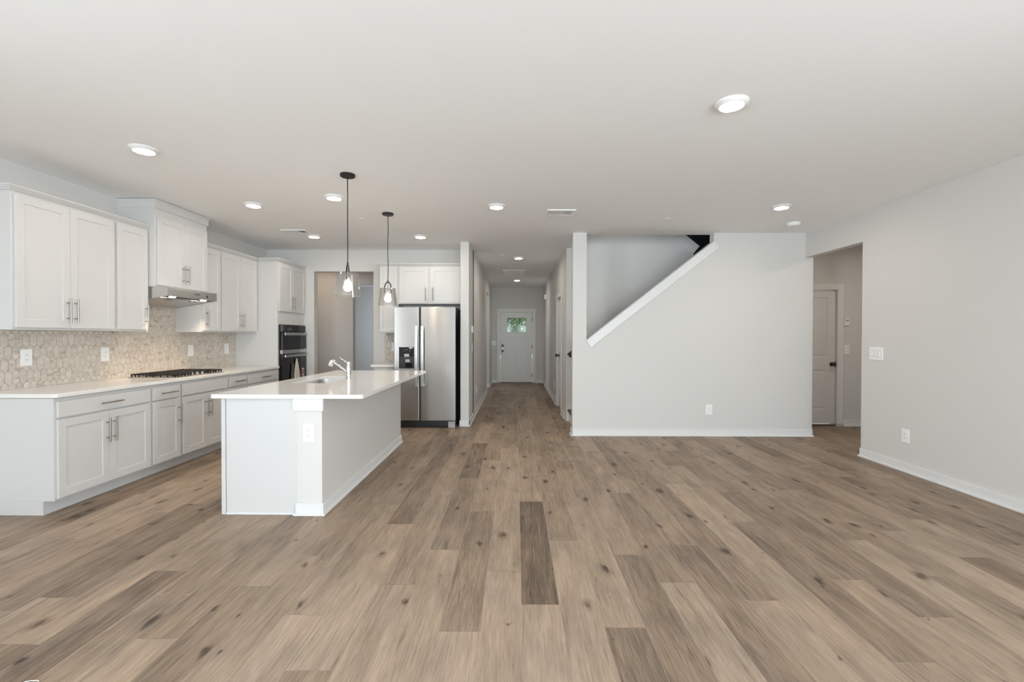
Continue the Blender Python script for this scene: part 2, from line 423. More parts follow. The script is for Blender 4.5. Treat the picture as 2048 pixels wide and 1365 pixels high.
sbox('ceiling', M['ceiling'], [(-5.12, 5.72, -6.32, 6.281, H, H + 0.28), (-5.12, 0.955, 6.281, 13.2, H, H + 0.28),
                               (3.985, 5.72, 6.281, 7.1, H, H + 0.28)])
sbox('wall_left', M['wall'], wall_y(XL - 0.14, XL, -6.32, YK + 0.12, [(-2.05, -0.15, 0.75, 2.25)]))
sbox('wall_right', M['wall'], wall_y(XR, XR + 0.11, -6.32, YS - 0.001, [(-2.8, -0.4, 0.75, 2.25), (5.143, YS - 0.001, 0, 2.41)]))
sbox('wall_rear', M['wall'], wall_x(-6.32, -6.2, XL, XR, [(q - 0.85, q + 0.85, 0.37, 2.47) for q in REAR_WINDOWS]))
for i, xw in enumerate(REAR_WINDOWS):
    m = MB()
    for a in (-0.85, -0.03, 0.79): m.box(xw + a, xw + a + 0.06, -6.29, -6.24, 0.37, 2.47)
    for z in (0.37, 1.39, 2.41): m.box(xw - 0.85, xw + 0.85, -6.29, -6.24, z, z + 0.06)
    fr = struct(m.build('window_%d' % (i + 1), M['trim'], weld=False))
    MB().box(xw - 0.80, xw + 0.80, -6.27, -6.265, 0.42, 2.42).build('window_pane', M['pane'], fr)
sbox('wall_kitchen', M['wall'], wall_x(YK, YK + 0.12, XL, -0.70, [(-3.287, -2.317, 0, 2.392)]))
sbox('wall_hall_left', M['wall'], wall_y(-0.825, -0.70, YP, YD, [(10.9, 11.89, 0, 2.42)]))
sbox('wall_hall_right', M['wall'], wall_y(0.795, 0.915, 7.34, YD, [(8.00, 8.76, 0, 2.06)]))
sbox('wall_entry', M['wall'], wall_x(YD, YD + 0.14, -5.12, 0.915, [(-0.455, 0.474, 0, 2.04)]))
sbox('wall_dining', M['wall'], wall_y(-5.12, -5.0, 7.5, YD, [(10.0, 11.75, 0.6, 2.3)]) + wall_x(7.507, 7.6, -5.12, -4.06))
sbox('wall_pantry', M['wall'], wall_x(8.66, 8.78, -5.0, -0.825, [(-3.11, -2.2, 0, 2.33)]))
sbox('wall_mudroom', M['wall'], wall_x(6.866, 6.99, 3.985, 5.72, [(4.03, 4.81, 0, 2.045)]) + wall_y(5.60, 5.72, 4.3, 6.866)
     + wall_x(4.2, 4.3, 3.99, 5.72) + wall_y(3.90, 3.985, 6.285, 6.99))
# stair wall with its sloping opening
zs0, zs1 = 1.262, 2.592          # top of the sloping knee wall at the column and at the right stub
m = MB().prism([(0.765, 0), (3.985, 0), (3.985, H), (2.655, H), (2.655, zs1), (0.951, zs0), (0.951, H), (0.765, H)], 'y', YS, YS + 0.13)
struct(m.build('wall_stairs', M['wall'], weld=False))
# stairwell: its rear wall with the sloping top, side walls and roof upstairs
m = MB().prism([(0.795, 0), (2.797, 0), (2.797, 2.66), (0.795, 4.26)], 'y', 7.218, 7.338)
struct(m.build('wall_stair_rear', M['wall'], weld=False))
sbox('wall_upstairs', M['wall'], [(0.81, 3.985, 6.16, 6.28, H + 0.28, 5.2), (0.83, 0.95, 6.281, 8.5, H + 0.28, 5.2),
                                  (0.83, 4.1, 6.16, 8.6, 5.2, 5.3)])
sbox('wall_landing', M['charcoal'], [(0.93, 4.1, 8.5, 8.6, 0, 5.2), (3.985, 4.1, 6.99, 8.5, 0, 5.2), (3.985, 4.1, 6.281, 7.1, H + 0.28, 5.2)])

# cap of the sloping knee wall
def slope_trim(name, p0, p1, wid, y0, y1, cap, flip=1):
    a, b = Vector(p0), Vector(p1); d = (b - a).normalized(); n = Vector((-d.y, d.x))
    if n.y < 0: n = -n
    m = MB()
    m.prism([tuple(q) for q in (a - n * wid, b - n * wid, b, a)], 'y', y0, y0 + 0.016)
    m.prism([tuple(q) for q in (a, b, b + n * cap, a + n * cap)], 'y', y0 - 0.006, y1)
    return struct(m.build(name, M['trim'], weld=False, bevel=0.0015))
slope_trim('trim_stairs', (0.953, 1.272), (2.662, 2.612), 0.095, YS - 0.016, YS + 0.145, 0.018)
slope_trim('trim_landing', (2.872, 2.752), (1.10, 4.16), 0.14, 7.202, 7.345, 0.02)

# baseboards: a tall board and a quarter shoe in front of it
def baseboard(name, runs):
    m = MB()
    for (ax, a0, a1, p, side) in runs:      # ax 'x': runs along x at y = p, side = direction it sticks out
        for (t, h0, h1) in ((0.014, 0, 0.092), (0.027, 0, 0.018)):
            lo, hi = min(p, p + side * t), max(p, p + side * t)
            if ax == 'x': m.box(a0, a1, lo, hi, h0, h1)
            else: m.box(lo, hi, a0, a1, h0, h1)
    return struct(m.build(name, M['trim'], weld=False, bevel=0.003))
baseboard('baseboard_stairs', [('x', 0.752, 4.0, YS, -1), ('y', YS - 0.014, YS + 0.13, 0.765, -1), ('y', YS - 0.014, YS + 0.13, 3.985, 1)])
baseboard('baseboard_right', [('y', -6.2, 5.157, XR, -1), ('x', XR - 0.014, XR + 0.11, 5.143, 1)])
baseboard('baseboard_hall_left', [('y', YP - 0.014, 10.9, -0.70, 1), ('x', -0.839, -0.686, YP, -1), ('y', 11.89, YD, -0.70, 1), ('x', -0.825, -0.70, 11.89, -1)])
baseboard('baseboard_hall_right', [('y', 7.36, 7.91, 0.795, -1), ('y', 8.85, YD, 0.795, -1)])
baseboard('baseboard_entry', [('x', -0.70, -0.545, YD, -1), ('x', 0.565, 0.795, YD, -1)])
baseboard('baseboard_mudroom', [('x', 4.91, 5.60, 6.866, -1)])
baseboard('baseboard_left', [('y', -6.2, 3.33, XL, 1)])
baseboard('baseboard_pantry', [('x', -5.0, -3.11, 8.66, -1)])
baseboard('baseboard_dining', [('x', -5.0, -0.825, YD, -1)])

# ------------------------------------------------------------------ doors
def casing(parent, x0, x1, ztop, wid, y, th=0.016):
    m = MB()
    m.box(x0 - wid, x0, y, y + th, 0, ztop + wid); m.box(x1, x1 + wid, y, y + th, 0, ztop + wid); m.box(x0, x1, y, y + th, ztop, ztop + wid)
    return m.build('door_casing', M['trim'], parent, bevel=0.003, weld=False)
def knob(parent, x, y, z, name='door_knob', mt='bronze', k=1.0):
    m = MB()
    prof = [(0.0, 0), (0.032, 0), (0.033, 0.006), (0.014, 0.010), (0.011, 0.030), (0.018, 0.036), (0.028, 0.046), (0.029, 0.056), (0.022, 0.066), (0.0, 0.069)]
    m.lathe([(r * k, h * k) for r, h in prof], 24)
    m.v = [(x + px, y - pz, z + py) for px, py, pz in m.v]
    return m.build(name, M[mt], parent, smooth=True)
def two_panel(w, h, t, rails):
    """moulded slab: rails = [(z0, z1)] panels, between stiles"""
    xs = [0, 0.115, 0.150, w - 0.150, w - 0.115, w]; zs = [0]
    for a, b in rails: zs += [a, a + 0.035, b - 0.035, b]
    zs.append(h)
    def dp(i, j):
        if i in (0, 4): return 0.0
        r = (j - 1) % 4 if j >= 1 else 3
        if j == 0 or j == len(zs) - 2 or r == 3: return 0.0
        if r == 1 and i == 2: return 0.003
        return 0.010
    return MB().relief(xs, zs, dp, t)

# front door (root at the wall plane, facing the hall)
d1 = bpy.data.objects.new('door_1', None); COL.objects.link(d1); d1.location = (-0.445, YD + 0.022, 0.024); struct(d1)
wd, hd = 0.909, 2.006
xs = [0, 0.158, 0.170, 0.180, 0.193, 0.431, 0.517, 0.730, 0.742, 0.776, 0.789, wd]
xs = sorted(set([0, 0.158, 0.170, 0.431, 0.517, 0.740, 0.752, 0.789, 0.193, wd]))
zs = [0, 0.25, 1.311, 1.428, 1.440, 1.848, 1.860, hd]
def fd(i, j):
    x = (xs[i] + xs[i + 1]) / 2; z = (zs[j] + zs[j + 1]) / 2
    if 0.193 < x < 0.730 + 0.01 and 1.440 < z < 1.848: return None
    if 0.170 < x < 0.752 and 1.428 < z < 1.860: return -0.008
    if (0.158 < x < 0.431 or 0.517 < x < 0.789) and 0.25 < z < 1.311: return 0.009
    return 0.0
MB().relief(xs, zs, fd, 0.044).build('door_slab', M['trim'], d1, bevel=0.003)
MB().box(0.185, 0.746, 0.018, 0.024, 1.432, 1.856).build('door_pane', M['pane'], d1)
casing(d1, -0.010, wd + 0.010, 2.016 - 0.0, 0.09, -0.040)
m = MB(); m.box(0.036, 0.085, -0.024, 0, 0.995, 1.085); lk = m.build('keypad_lock', M['black_plastic'], d1, bevel=0.006)
MB().cyl((0.060, -0.03, 0.975), (0.060, 0, 0.975), 0.030, 24).build('deadbolt', M['nickel'], d1, bevel=0.003)
knob(d1, 0.060, 0, 0.890)
for z in (0.2, 1.02, 1.80):
    MB().cyl((wd + 0.002, -0.010, z - 0.05), (wd + 0.002, -0.010, z + 0.05), 0.008, 10).build('hinge', M['bronze'], d1)
MB().box(-0.01, wd + 0.01, -0.028, 0.10, -0.024, -0.004).build('door_sill', M['bronze'], d1, bevel=0.004)
# closet door in the hall's right wall (faces -x)
d2 = bpy.data.objects.new('door_2', None); COL.objects.link(d2); d2.location = (0.825, 8.755, 0.012); d2.rotation_euler = (0, 0, -PI / 2); struct(d2)
two_panel(0.75, 2.03, 0.035, [(0.24, 0.82), (1.02, 1.90)]).build('door_slab', M['trim'], d2, bevel=0.004)
casing(d2, -0.007, 0.757, 2.045, 0.085, -0.046)
knob(d2, 0.065, 0, 0.97, k=1.15)
for z in (0.2, 1.8): MB().cyl((0.752, -0.008, z - 0.045), (0.752, -0.008, z + 0.045), 0.007, 10).build('hinge', M['nickel'], d2)
# garage door of the mud hall
d3 = bpy.data.objects.new('door_3', None); COL.objects.link(d3); d3.location = (4.04, 6.890, 0.036); struct(d3)
two_panel(0.762, 2.0, 0.040, [(0.21, 0.81), (1.00, 1.895)]).build('door_slab', M['trim'], d3, bevel=0.004)
casing(d3, -0.008, 0.772, 2.010, 0.09, -0.040)
knob(d3, 0.712, 0, 0.895)
MB().box(0.755, 0.769, -0.004, 0.01, 0.85, 0.94).build('strike_plate', M['bronze'], d3)
MB().box(-0.008, 0.77, -0.028, 0.09, -0.036, -0.006).build('door_sill', M['nickel'], d3, bevel=0.004)

# ------------------------------------------------------------------ stairs and handrail
st = thing('staircase', 'staircase of dark treads and white risers rising right behind the column', 'staircase', (0.84, 6.30, 0))
RISE, RUN = 0.19, 0.243
for i in range(8):
    MB().box(i * RUN, i * RUN + 0.018, 0, 0.912, i * RISE + (0.001 if i else 0), (i + 1) * RISE - 0.028).build('riser', M['trim'], st)
    MB().box(i * RUN - 0.025, (i + 1) * RUN, 0, 0.912, (i + 1) * RISE - 0.028, (i + 1) * RISE).build('tread', M['dark_wood'], st, bevel=0.006)
n = 8
MB().prism([(-0.045, 0), (0.02, 0), (0.02 + n * RUN, n * RISE - 0.03), (0.02 + n * RUN, n * RISE + 0.19), (-0.045, 0.20)], 'y', 0.901, 0.914).build('skirt_board', M['trim'], st, bevel=0.002)
hr = thing('handrail', 'dark wooden handrail end beside the stairs in the hall', 'handrail', (0.80, 7.13, 1.07))
p = []
sl = 0.78
MB().prism([(0, 0), (0.049, -0.063), (1.6, -0.063 + 1.551 * sl), (1.6, 1.6 * sl)], 'y', -0.028, 0.028).build('rail', M['dark_wood'], hr, bevel=0.008)
for x in (0.2, 1.4):
    MB().tube([(x, 0.01, x * sl - 0.09), (x, 0.03, x * sl - 0.15), (x, 0.084, x * sl - 0.15)], 0.008, 10).build('bracket', M['bronze'], hr, smooth=True)

# ------------------------------------------------------------------ cabinets (local: x width, front at -y, z up)
def bar_pull(parent, x, y, z, vert=True, ln=0.205):
    m = MB(); h = ln / 2; p = 0.064
    if vert:
        m.cyl((x, y - 0.034, z - h), (x, y - 0.034, z + h), 0.0062, 12)
        for s in (-p, p): m.cyl((x, y - 0.034, z + s), (x, y, z + s), 0.005, 10)
    else:
        m.cyl((x - h, y - 0.034, z), (x + h, y - 0.034, z), 0.0062, 12)
        for s in (-p, p): m.cyl((x + s, y - 0.034, z), (x + s, y, z), 0.005, 10)
    return m.build('handle', M['nickel'], parent, smooth=True, weld=False)
def shaker(parent, x0, x1, z0, z1, name='door', stile=0.062, deep=0.007):
    w, h = x1 - x0, z1 - z0
    m = MB().relief([0, stile, w - stile, w], [0, stile, h - stile, h], lambda i, j: deep if (i, j) == (1, 1) else 0.0, 0.019)
    m.v = [(x + x0, y - 0.0205, z + z0) for x, y, z in m.v]
    return m.build(name, M['cabinet'], parent, bevel=0.0016)
def slab(parent, x0, x1, z0, z1, name='drawer'):
    return MB().box(x0, x1, -0.0205, -0.0015, z0, z1).build(name, M['cabinet'], parent, bevel=0.002)
def crown(parent, w, d, z0, z1, left, right, e=0.032, name='crown_moulding'):
    m = MB()
    m.box(0, w, 0.0, d, z0, z0 + 0.012)
    m.frus((-0.004 * left, w + 0.004 * right, -0.004, d, z0 + 0.012), (-e * left, w + e * right, -e, d, z1 - 0.012))
    m.box(-e * left - 0.002 * left, w + (e + 0.002) * right, -e - 0.002, d, z1 - 0.012, z1)
    return m.build(name, M['cabinet'], parent, bevel=0.0015, weld=False)

XF = -3.443           # face frames of the base run
R90 = PI / 2
def base_cabinet(y0, y1, label, doors, pulls, drawer_pull, end=False, hidden_bottom=False):
    w = y1 - y0
    c = thing('base_cabinet', label, 'cabinet', (XF, y0 + 0.0006, 0), R90, 'base cabinets under the cooktop counter')
    w -= 0.0012
    m = MB(); m.box(0, w, 0, 0.612, 0.105, 0.876)
    m.build('cabinet_body', M['cabinet'], c, bevel=0.001)
    MB().box(0.0, w, 0.082, 0.60, 0, 0.105).build('toe_kick', M['cabinet'], c)
    g = 0.017
    dr = slab(c, g, w - g, 0.727, 0.846)
    if drawer_pull: bar_pull(dr, w / 2 if drawer_pull is True else drawer_pull, -0.0205, 0.789, False)
    if doors == 2:
        mid = w / 2
        a = shaker(c, g, mid - 0.0015, 0.122, 0.713); b = shaker(c, mid + 0.0015, w - g, 0.122, 0.713)
        bar_pull(a, mid - 0.031, -0.0205, 0.556); bar_pull(b, mid + 0.031, -0.0205, 0.556)
    else:
        a = shaker(c, g, w - g, 0.122, 0.713, stile=0.062)
        bar_pull(a, w - g - 0.035, -0.0205, 0.553)
    return c
YB = [3.352, 4.247, 4.628, 5.393, 5.777, 6.5425]
base_cabinet(YB[0], YB[1], 'wide white two-door base cabinet with one long drawer at the near counter end', 2, 1, True)
base_cabinet(YB[1], YB[2], 'narrow white base cabinet with drawer and single door left of the cooktop', 1, 1, True)
base_cabinet(YB[2], YB[3], 'white two-door base cabinet below the cooktop, its top front without a handle', 2, 1, False)
base_cabinet(YB[3], YB[4], 'narrow white base cabinet right of the cooktop, only its drawer showing', 1, 1, True)
base_cabinet(YB[4], YB[5], 'wide white base cabinet next to the oven tower, only its drawer showing', 2, 1, True)

# countertop of the run
def rounded(pts, r, n=6):
    """round every corner of a convex polygon"""
    out = []; L = len(pts)
    for i in range(L):
        p0, p, p1 = Vector(pts[i - 1]), Vector(pts[i]), Vector(pts[(i + 1) % L])
        rr = r[i] if isinstance(r, (list, tuple)) else r
        if rr <= 0: out.append(tuple(p)); continue
        a = (p0 - p).normalized(); b = (p1 - p).normalized()
        c = p + (a + b) * rr
        s, e = p + a * rr, p + b * rr
        t0 = math.atan2(s.y - c.y, s.x - c.x); t1 = math.atan2(e.y - c.y, e.x - c.x)
        dt = (t1 - t0 + PI) % (2 * PI) - PI
        for k in range(n + 1):
            t = t0 + dt * k / n; out.append((c.x + rr * math.cos(t), c.y + rr * math.sin(t)))
    return out
ZC = 0.910
ct = MB().prism(rounded([(XL + 0.001, 3.334), (-3.411, 3.334), (-3.411, 6.5415), (XL + 0.001, 6.5415)], [0, 0.03, 0.01, 0]), 'z', 0.880, ZC)
o = ct.build('countertop', M['quartz'], bevel=0.003)
tag(o, 'long white quartz countertop along the left wall carrying the cooktop', 'countertop')

# wall cabinets
XU = -3.745
def wall_cabinet(y0, y1, x_face, z0, z1, label, ndoors, zt, left, right, pull_side='r', crown_to=None, crown_e=0.032):
    w = y1 - y0 - 0.0012; d = x_face - XL - 0.001
    c = thing('wall_cabinet', label, 'cabinet', (x_face, y0 + 0.0006, z0), R90, 'wall cabinets along the left wall')
    MB().box(0, w, 0, d, 0, z1 - z0).build('cabinet_body', M['cabinet'], c, bevel=0.001)
    if crown_to: crown(c, w, d, z1 - z0, crown_to - z0, left, right, crown_e)
    g = 0.018; za, zb = 0.018, zt - z0
    if ndoors == 2:
        mid = w / 2
        a = shaker(c, g, mid - 0.0015, za, zb); b = shaker(c, mid + 0.0015, w - g, za, zb)
        bar_pull(a, mid - 0.032, -0.0205, za + 0.145); bar_pull(b, mid + 0.032, -0.0205, za + 0.145)
    else:
        a = shaker(c, g, w - g, za, zb)
        bar_pull(a, (w - g - 0.035) if pull_side == 'r' else g + 0.035, -0.0205, za + 0.145)
    return c
wall_cabinet(3.345, 4.213, XU, 1.388, 2.412, 'large two-door white wall cabinet nearest the camera over the counter', 2, 2.404, 1, 0, crown_to=2.466)
wall_cabinet(4.213, 4.600, XU, 1.388, 2.412, 'narrow single-door white wall cabinet on the left side of the hood cabinet', 1, 2.404, 0, 0, 'r', crown_to=2.466)
wall_cabinet(5.385, 5.735, XU, 1.388, 2.412, 'narrow single-door white wall cabinet on the right side of the range hood', 1, 2.404, 0, 0, 'l', crown_to=2.466)
wall_cabinet(5.735, 6.541, XU, 1.388, 2.412, 'two-door white wall cabinet between the range hood and the oven tower', 2, 2.404, 0, 0, crown_to=2.466)
# the cabinet over the hood, built up to the ceiling
XH = -3.672
hc = wall_cabinet(4.602, 5.382, XH, 1.846, 2.735, 'tall two-door white cabinet above the range hood boxed up to the ceiling', 2, 2.57, 0, 0)
hw = 5.382 - 4.602 - 0.0012; hdp = XH - XL - 0.001
m = MB(); m.box(-0.004, hw + 0.018, -0.012, hdp, 0.800, 0.8895); m.frus((-0.004, hw + 0.018, -0.012, hdp, 0.862), (-0.012, hw + 0.032, -0.026, hdp, 0.8895))
m.build('crown_moulding', M['cabinet'], hc, bevel=0.0015, weld=False)

# oven tower
XT = -3.443
t = thing('oven_cabinet', 'tall white oven tower cabinet at the end of the counter', 'cabinet', (XT, 6.5435, 0), R90)
tw = YK - 6.5435 - 0.001; td = XT - XL - 0.001
m = MB()
m.box(0, 0.03, 0, td, 0, 2.412); m.box(tw - 0.035, tw, 0, td, 0, 2.412); m.box(0.03, tw - 0.035, 0, td, 1.512, 2.412)
m.box(0.03, tw - 0.035, 0, td, 0, 0.38); m.box(0.03, tw - 0.035, td - 0.02, td, 0.38, 1.512)
m.build('cabinet_body', M['cabinet'], t, bevel=0.001, weld=False)
crown(t, tw, 0.262, 2.412, 2.468, 1, 0)
m = MB(); m.box(0, tw, 0.262, td, 2.412, 2.468); m.build('cabinet_top', M['cabinet'], t)
mid = tw / 2 - 0.003
a = shaker(t, 0.03, mid - 0.0015, 1.704, 2.404); b = shaker(t, mid + 0.0015, tw - 0.022, 1.704, 2.404)
bar_pull(a, mid - 0.032, -0.0205, 1.848); bar_pull(b, mid + 0.032, -0.0205, 1.848)
slab(t, 0.03, tw - 0.03, 0.12, 0.36, 'drawer')

ov = thing('wall_oven', 'black glass double wall oven with steel handles built into the tower', 'oven', (XT, 6.5435, 0), R90)
ox0, ox1 = 0.034, tw - 0.039
MB().box(ox0, ox1, -0.012, td - 0.03, 0.385, 1.508).build('oven_body', M['black_plastic'], ov, bevel=0.002)
cp = MB().box(ox0 + 0.002, ox1 - 0.002, -0.034, -0.0125, 1.402, 1.507).build('control_panel', M['black_glass'], ov, bevel=0.003)
m = MB()
for k in range(5): m.box(0.22 + k * 0.03, 0.238 + k * 0.03, -0.0347, -0.034, 1.440, 1.446)
m.box(0.30, 0.304, -0.0347, -0.034, 1.452, 1.474); m.box(0.24, 0.27, -0.0347, -0.034, 1.420, 1.424)
m.build('display_marks', M['grey_plastic'], cp, weld=False)
def oven_door(z0, z1, zh):
    d = MB().box(ox0 + 0.012, ox1 - 0.002, -0.045, -0.0125, z0, z1).build('oven_door', M['black_glass'], ov, bevel=0.004)
    m = MB(); m.box(ox0 + 0.03, ox1 - 0.045, -0.086, -0.070, zh - 0.021, zh + 0.021)
    for x in (ox0 + 0.07, ox1 - 0.09): m.box(x - 0.012, x + 0.012, -0.072, -0.045, zh - 0.012, zh + 0.012)
    m.build('handle', M['steel_plain'], d, bevel=0.004, weld=False)
    return d
oven_door(1.140, 1.398, 1.372); oven_door(0.45, 1.074, 1.046)
MB().box(ox0 + 0.008, ox1 - 0.002, -0.047, -0.0125, 1.078, 1.136).build('steel_band', M['steel_plain'], ov, bevel=0.002)
MB().box(ox0 + 0.01, ox1 - 0.004, -0.03, -0.0125, 0.389, 0.445).build('vent_trim', M['black_plastic'], ov, bevel=0.002)

# cloths and tag hanging on the lower oven door
def hanging(name, mt, label, cat, yc, ztop, zbot, w0, w1, lean, xoff):
    rnd = random.Random(int(yc * 1000)); m = MB(); rows, cols = 14, 10; th = 0.012
    def P(i, j, side):
        f = i / rows; ww = w0 + (w1 - w0) * min(1, f * 1.35) ** 0.9; u = j / cols - 0.5
        fold = 0.008 * math.sin(u * 15 + f * 2) * f
        return (XT + xoff + fold + side * th * (0.35 + f * 0.65), yc + u * ww + lean * f, ztop + (zbot - ztop) * f - 0.015 * abs(u) * f)
    vs = []; fs = []; n = (rows + 1) * (cols + 1)
    for side in (-0.5, 0.5):
        for i in range(rows + 1):
            for j in range(cols + 1): vs.append(P(i, j, side))
    q = lambda i, j, s: s * n + i * (cols + 1) + j
    for i in range(rows):
        for j in range(cols):
            fs.append((q(i, j, 0), q(i, j + 1, 0), q(i + 1, j + 1, 0), q(i + 1, j, 0)))
            fs.append((q(i, j, 1), q(i + 1, j, 1), q(i + 1, j + 1, 1), q(i, j + 1, 1)))
        fs.append((q(i, 0, 0), q(i + 1, 0, 0), q(i + 1, 0, 1), q(i, 0, 1)))
        fs.append((q(i, cols, 0), q(i, cols, 1), q(i + 1, cols, 1), q(i + 1, cols, 0)))
    for j in range(cols):
        fs.append((q(0, j, 0), q(0, j, 1), q(0, j + 1, 1), q(0, j + 1, 0)))
        fs.append((q(rows, j, 0), q(rows, j + 1, 0), q(rows, j + 1, 1), q(rows, j, 1)))
    m.add(vs, fs); o = m.build(name, M[mt], smooth=True)
    tag(o, label, cat); return o
hanging('dish_towel', 'cloth', 'white dish towel hanging from a point on the lower oven door', 'towel', 6.985, 1.00, 0.62, 0.028, 0.17, 0.012, 0.064)
hanging('dish_towel', 'grey_cloth', 'dark grey cloth hanging left of the white towel on the oven', 'towel', 6.875, 0.925, 0.62, 0.06, 0.075, -0.03, 0.060)
tg = thing('paper_tag', 'small red and white paper tag low on the oven door', 'tag', (XT + 0.047, 7.225, 0.80), R90)
MB().box(-0.035, 0.035, -0.002, 0, -0.11, 0.035).build('card', M['cloth'], tg)
m = MB(); m.box(-0.03, 0.03, -0.003, -0.0021, -0.02, 0.012); m.box(-0.03, 0.03, -0.003, -0.0021, -0.06, -0.026); m.box(-0.03, 0.0, -0.003, -0.0021, -0.10, -0.066)
m.build('red_print', M['red'], tg, weld=False)

# ------------------------------------------------------------------ range hood
rh = thing('range_hood', 'slim stainless steel range hood with two lit lamps under the cabinet', 'range hood', (-3.55, 4.605, 1.669), R90)
hwid, hdep = 0.772, -3.55 - XL - 0.0085
hz = lambda y: 0.083 * (1 - y / hdep)          # underside height above the rear edge
m = MB(); side = [(0, hz(0)), (hdep, 0), (hdep, 0.175), (0, 0.175)]
m.prism(side, 'x', 0, 0.010); m.prism(side, 'x', hwid - 0.010, hwid)
m.box(0.010, hwid - 0.010, 0, 0.010, hz(0), 0.163); m.box(0.010, hwid - 0.010, 0, hdep, 0.163, 0.175); m.box(0.010, hwid - 0.010, hdep - 0.010, hdep, 0, 0.163)
m.build('canopy', M['steel_plain'], rh, bevel=0.0015, weld=False)
def under(x0, x1, y0, y1, up, th, name, mt, par, bev=0.0):
    return MB().prism([(y0, hz(y0) + up), (y1, hz(y1) + up), (y1, hz(y1) + up + th), (y0, hz(y0) + up + th)], 'x', x0, x1).build(name, M[mt], par, bevel=bev)
under(0.010, hwid - 0.010, 0.010, 0.095, 0.008, 0.006, 'lamp_panel', 'black_plastic', rh)
for k in range(2):
    x0 = 0.012 + k * (hwid / 2 - 0.011)
    fl = under(x0, x0 + hwid / 2 - 0.015, 0.098, hdep - 0.012, 0.003, 0.006, 'filter', 'steel_plain', rh, 0.001)
    x = 0.20 + k * 0.36
    under(x - 0.045, x + 0.045, 0.13, 0.15, -0.003, 0.0055, 'filter_latch', 'nickel', fl, 0.001)
for x in (0.135, hwid - 0.165):
    MB().lathe([(0.0, -0.004), (0.026, -0.004), (0.034, 0.006)], 24, (x, 0.052, hz(0.052) + 0.003)).build('lamp', M['hood_led'], rh)
m = MB()
for k in range(4): m.cyl((0.405 + k * 0.022, -0.003, 0.133), (0.405 + k * 0.022, 0, 0.133), 0.006, 12)
m.build('button_row', M['slot'], rh, weld=False)
m = MB(); m.prism([(0.585, 0.122), (0.60, 0.104), (0.615, 0.122), (0.60, 0.140)], 'y', -0.002, 0); m.build('badge', M['slot'], rh)
for y in (4.605 + 0.135, 4.605 + hwid - 0.165):
    s = bpy.data.lights.new('hood_lamp_light', 'SPOT'); s.energy = 11; s.color = (1.0, 0.78, 0.56); s.spot_size = math.radians(104); s.spot_blend = 0.8; s.shadow_soft_size = 0.025
    so = bpy.data.objects.new('hood_lamp_light', s); COL.objects.link(so); so.location = (-3.602, y, 1.736)

# ------------------------------------------------------------------ cooktop
ck = thing('gas_cooktop', 'black gas cooktop with cast iron grates on the left counter', 'cooktop', (-3.47, 4.616, ZC + 0.0005), R90)
cw, cd = 0.765, 0.50
MB().box(0, cw, 0, cd, 0, 0.008).build('steel_base', M['steel_plain'], ck, bevel=0.003)
for (bx, by, br) in ((0.17, 0.14, 0.036), (0.17, 0.37, 0.045), (0.60, 0.14, 0.036), (0.60, 0.37, 0.045), (0.385, 0.31, 0.055)):
    bb = MB().lathe([(0.0, 0.028), (br * 0.8, 0.028), (br, 0.020), (br, 0.012), (br * 1.15, 0.008), (0, 0.008)], 24, (bx, by, 0)).build('burner', M['iron'], ck, smooth=True)
for gx0, gx1 in ((0.012, 0.255), (0.262, 0.503), (0.510, 0.753)):
    m = MB(); zt = 0.040; r = 0.0065
    ys0 = 0.02 if gx0 != 0.262 else 0.13
    for x in (gx0 + r, gx1 - r): m.box(x - r, x + r, ys0, cd - 0.02, zt - 0.014, zt)
    for y in (ys0 + r, cd - 0.02 - r): m.box(gx0, gx1, y - r, y + r, zt - 0.014, zt)
    k = 6
    for i in range(1, k):
        y = ys0 + (cd - 0.02 - ys0) * i / k; m.box(gx0, gx1, y - 0.005, y + 0.005, zt - 0.012, zt)
    m.box((gx0 + gx1) / 2 - 0.005, (gx0 + gx1) / 2 + 0.005, ys0, cd - 0.02, zt - 0.012, zt)
    for x in (gx0 + r, gx1 - r):
        for i in range(0, k + 1):
            y = ys0 + r + (cd - 0.02 - ys0 - 2 * r) * i / k; m.box(x - 0.006, x + 0.006, y - 0.005, y + 0.005, 0.008, zt)
    for y in (ys0 + r, cd - 0.02 - r):
        for i in range(1, 5):
            x = gx0 + (gx1 - gx0) * i / 5; m.box(x - 0.005, x + 0.005, y - 0.006, y + 0.006, 0.008, zt)
    m.build('grate', M['iron'], ck, bevel=0.0015, weld=False)
for i in range(5):
    MB().lathe([(0, 0.034), (0.015, 0.034), (0.018, 0.030), (0.019, 0.008), (0, 0.008)], 20, (0.30 + i * 0.042, 0.055 + (0.03 if i % 2 else 0), 0)).build('burner_knob', M['nickel'], ck, smooth=True)

